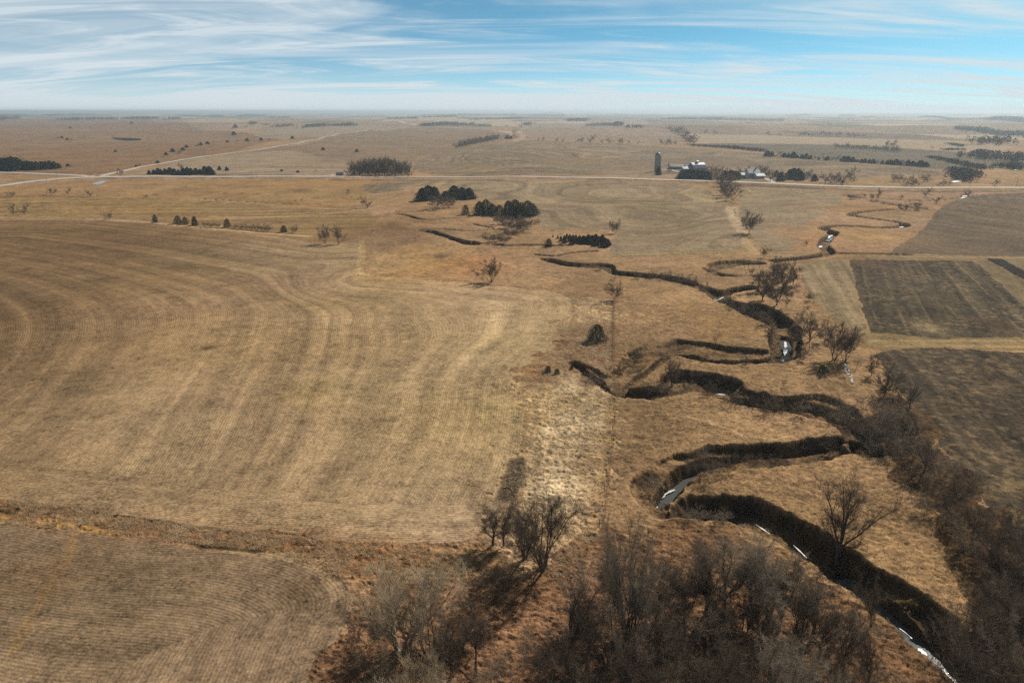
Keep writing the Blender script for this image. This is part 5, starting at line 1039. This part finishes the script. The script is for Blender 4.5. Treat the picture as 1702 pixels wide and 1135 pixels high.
# utility poles along the road
first = None
for i, (u, vb, vt, lab) in enumerate([(78,303,291,'leftmost wooden utility pole before the road fork'),(95,296,288,'second wooden utility pole, just left of the road fork'),(678,304,294,'wooden utility pole below the road left of the dark cedars'),(1520,313,301,'wooden utility pole above the road left of the bright ponds'),(1689,310,294,'wooden utility pole near the right picture edge'),(1611,312,300,'wooden utility pole at the road bridge')]):
    x, y = at(u, vb); z = float(ground_z(x, y)); h = hgt(x, y, u, vt)
    if first is None:
        t = bpy.data.objects.new('utility_pole', None); COL.objects.link(t)
        V1, F1_ = tubes([(0, 0, -0.5, 0, 0, 10, 0.17, 0.12)], 8); link('pole', mesh_np('pole', V1, F1_, M['wood'], True), t)
        MB().box(-1.3, 1.3, -.07, .07, 9.2, 9.36).build('crossarm', M['wood'], t)
        ins = MB()
        for k in (-1.15, -.45, .45, 1.15): ins.lathe([(.06, 9.36), (.09, 9.45), (.05, 9.58)], 8, k)
        ins.build('insulator', M['whitemetal'], t); first = t; o = t
    else:
        o = first.copy(); COL.objects.link(o)
        for ch in first.children: c = ch.copy(); COL.objects.link(c); c.parent = o
    o.location = (x, y, z); s = max(0.6, h / 10); o.scale = (s, s, s); tag(o, lab, 'utility pole', 'utility poles along the road')

# wire fence down the right side of the grass strip
FP = densify(pxs([(1019,510),(1018,600),(1020,700),(1008,790),(996,875)]), 4.2)
fx, fy = FP[0]; fz = float(ground_z(fx, fy)); fence = bpy.data.objects.new('wire_fence', None); COL.objects.link(fence); fence.location = (fx, fy, fz); tag(fence, 'thin wire fence with wooden posts down the right side of the pale grass strip', 'fence')
pz = [float(ground_z(a_, b_)) - fz for a_, b_ in FP]; wires = []
for k, (a_, b_) in enumerate(FP):
    V1, F1_ = tubes([(a_ - fx, b_ - fy, pz[k] - 0.3, a_ - fx + r2.uniform(-.06, .06), b_ - fy, pz[k] + 1.25, 0.075, 0.065)], 6); link('post', mesh_np('post', V1, F1_, M['wood'], True), fence)
    if k:
        for hh_ in (0.45, 0.8, 1.15): wires.append((FP[k-1][0] - fx, FP[k-1][1] - fy, pz[k-1] + hh_, a_ - fx, b_ - fy, pz[k] + hh_, 0.008, 0.008))
V1, F1_ = tubes(wires, 3); link('wire', mesh_np('wire', V1, F1_, M['metalroof']), fence)

# broken concrete tipped by the creek
rr = random.Random(21); me_v = MB()
for i in range(46):
    u = 1404 + rr.uniform(0, 14) ; v = 609 + (u - 1404) * 1.5 + rr.uniform(-5, 9); x, y = at(u, v); z = float(ground_z(x, y)); s = rr.uniform(0.12, 0.42); a = rr.uniform(0, 3.14)
    ca, sa = math.cos(a), math.sin(a); vs = []
    for dx, dy, dz in [(-1,-.6,-.3),(1,-.5,-.3),(.9,.6,-.3),(-1,.5,-.3),(-.8,-.5,.3),(.9,-.4,.35),(.8,.5,.25),(-.9,.4,.3)]: vs.append((x + (dx * ca - dy * sa) * s, y + (dx * sa + dy * ca) * s, z + 0.12 + dz * s + rr.uniform(-.03, .03)))
    me_v.add(vs, [(0,3,2,1),(4,5,6,7),(0,1,5,4),(1,2,6,5),(2,3,7,6),(3,0,4,7)])
o = me_v.build('rubble_pile', M['rubble']); tag(o, 'pile of pale broken concrete spilled on the pasture below the broad bare tree', 'rubble pile', None, 'stuff')

# ------------------------------------------------------------------ labels that would be shared are told apart by their order from the left
O1 = ['', 'first', 'second', 'third', 'fourth', 'fifth', 'sixth', 'seventh', 'eighth', 'ninth', 'tenth', 'eleventh', 'twelfth', 'thirteenth', 'fourteenth', 'fifteenth', 'sixteenth', 'seventeenth', 'eighteenth', 'nineteenth']
def ordinal(n):
    if n < 20: return O1[n]
    t, u = divmod(n, 10); b_ = {2: 'twent', 3: 'thirt', 4: 'fort', 5: 'fift', 6: 'sixt'}[t]
    return b_ + ('ieth' if u == 0 else 'y-' + O1[u])
same = {}
for o in list(COL.objects):
    if o.parent is None and o.get('category') and o.get('label'): same.setdefault(o['label'], []).append(o)
for lab, lst in same.items():
    if len(lst) < 2: continue
    lst.sort(key=lambda o: o.location.x / max(1.0, o.location.y))
    for k, o in enumerate(lst): o['label'] = lab + f', {ordinal(k + 1)} from the left' if len(lab.split()) <= 12 else lab + f', {ordinal(k + 1)} from left'

# ------------------------------------------------------------------ haze over the plain
HZ = 1.25e-4
mb = MB().box(-42000, 42000, -42000, 42000, -60, 74); hm = bpy.data.materials.new('haze_air'); hm.use_nodes = True; tt = hm.node_tree; tt.nodes.clear()
oo = tt.nodes.new('ShaderNodeOutputMaterial'); pv = tt.nodes.new('ShaderNodeVolumePrincipled'); pv.inputs['Color'].default_value = (0.76, 0.90, 1.0, 1); pv.inputs['Density'].default_value = HZ; pv.inputs['Anisotropy'].default_value = 0.35
tt.links.new(pv.outputs[0], oo.inputs['Volume']); ho = mb.build('haze', hm); tag(ho, kind='stuff')
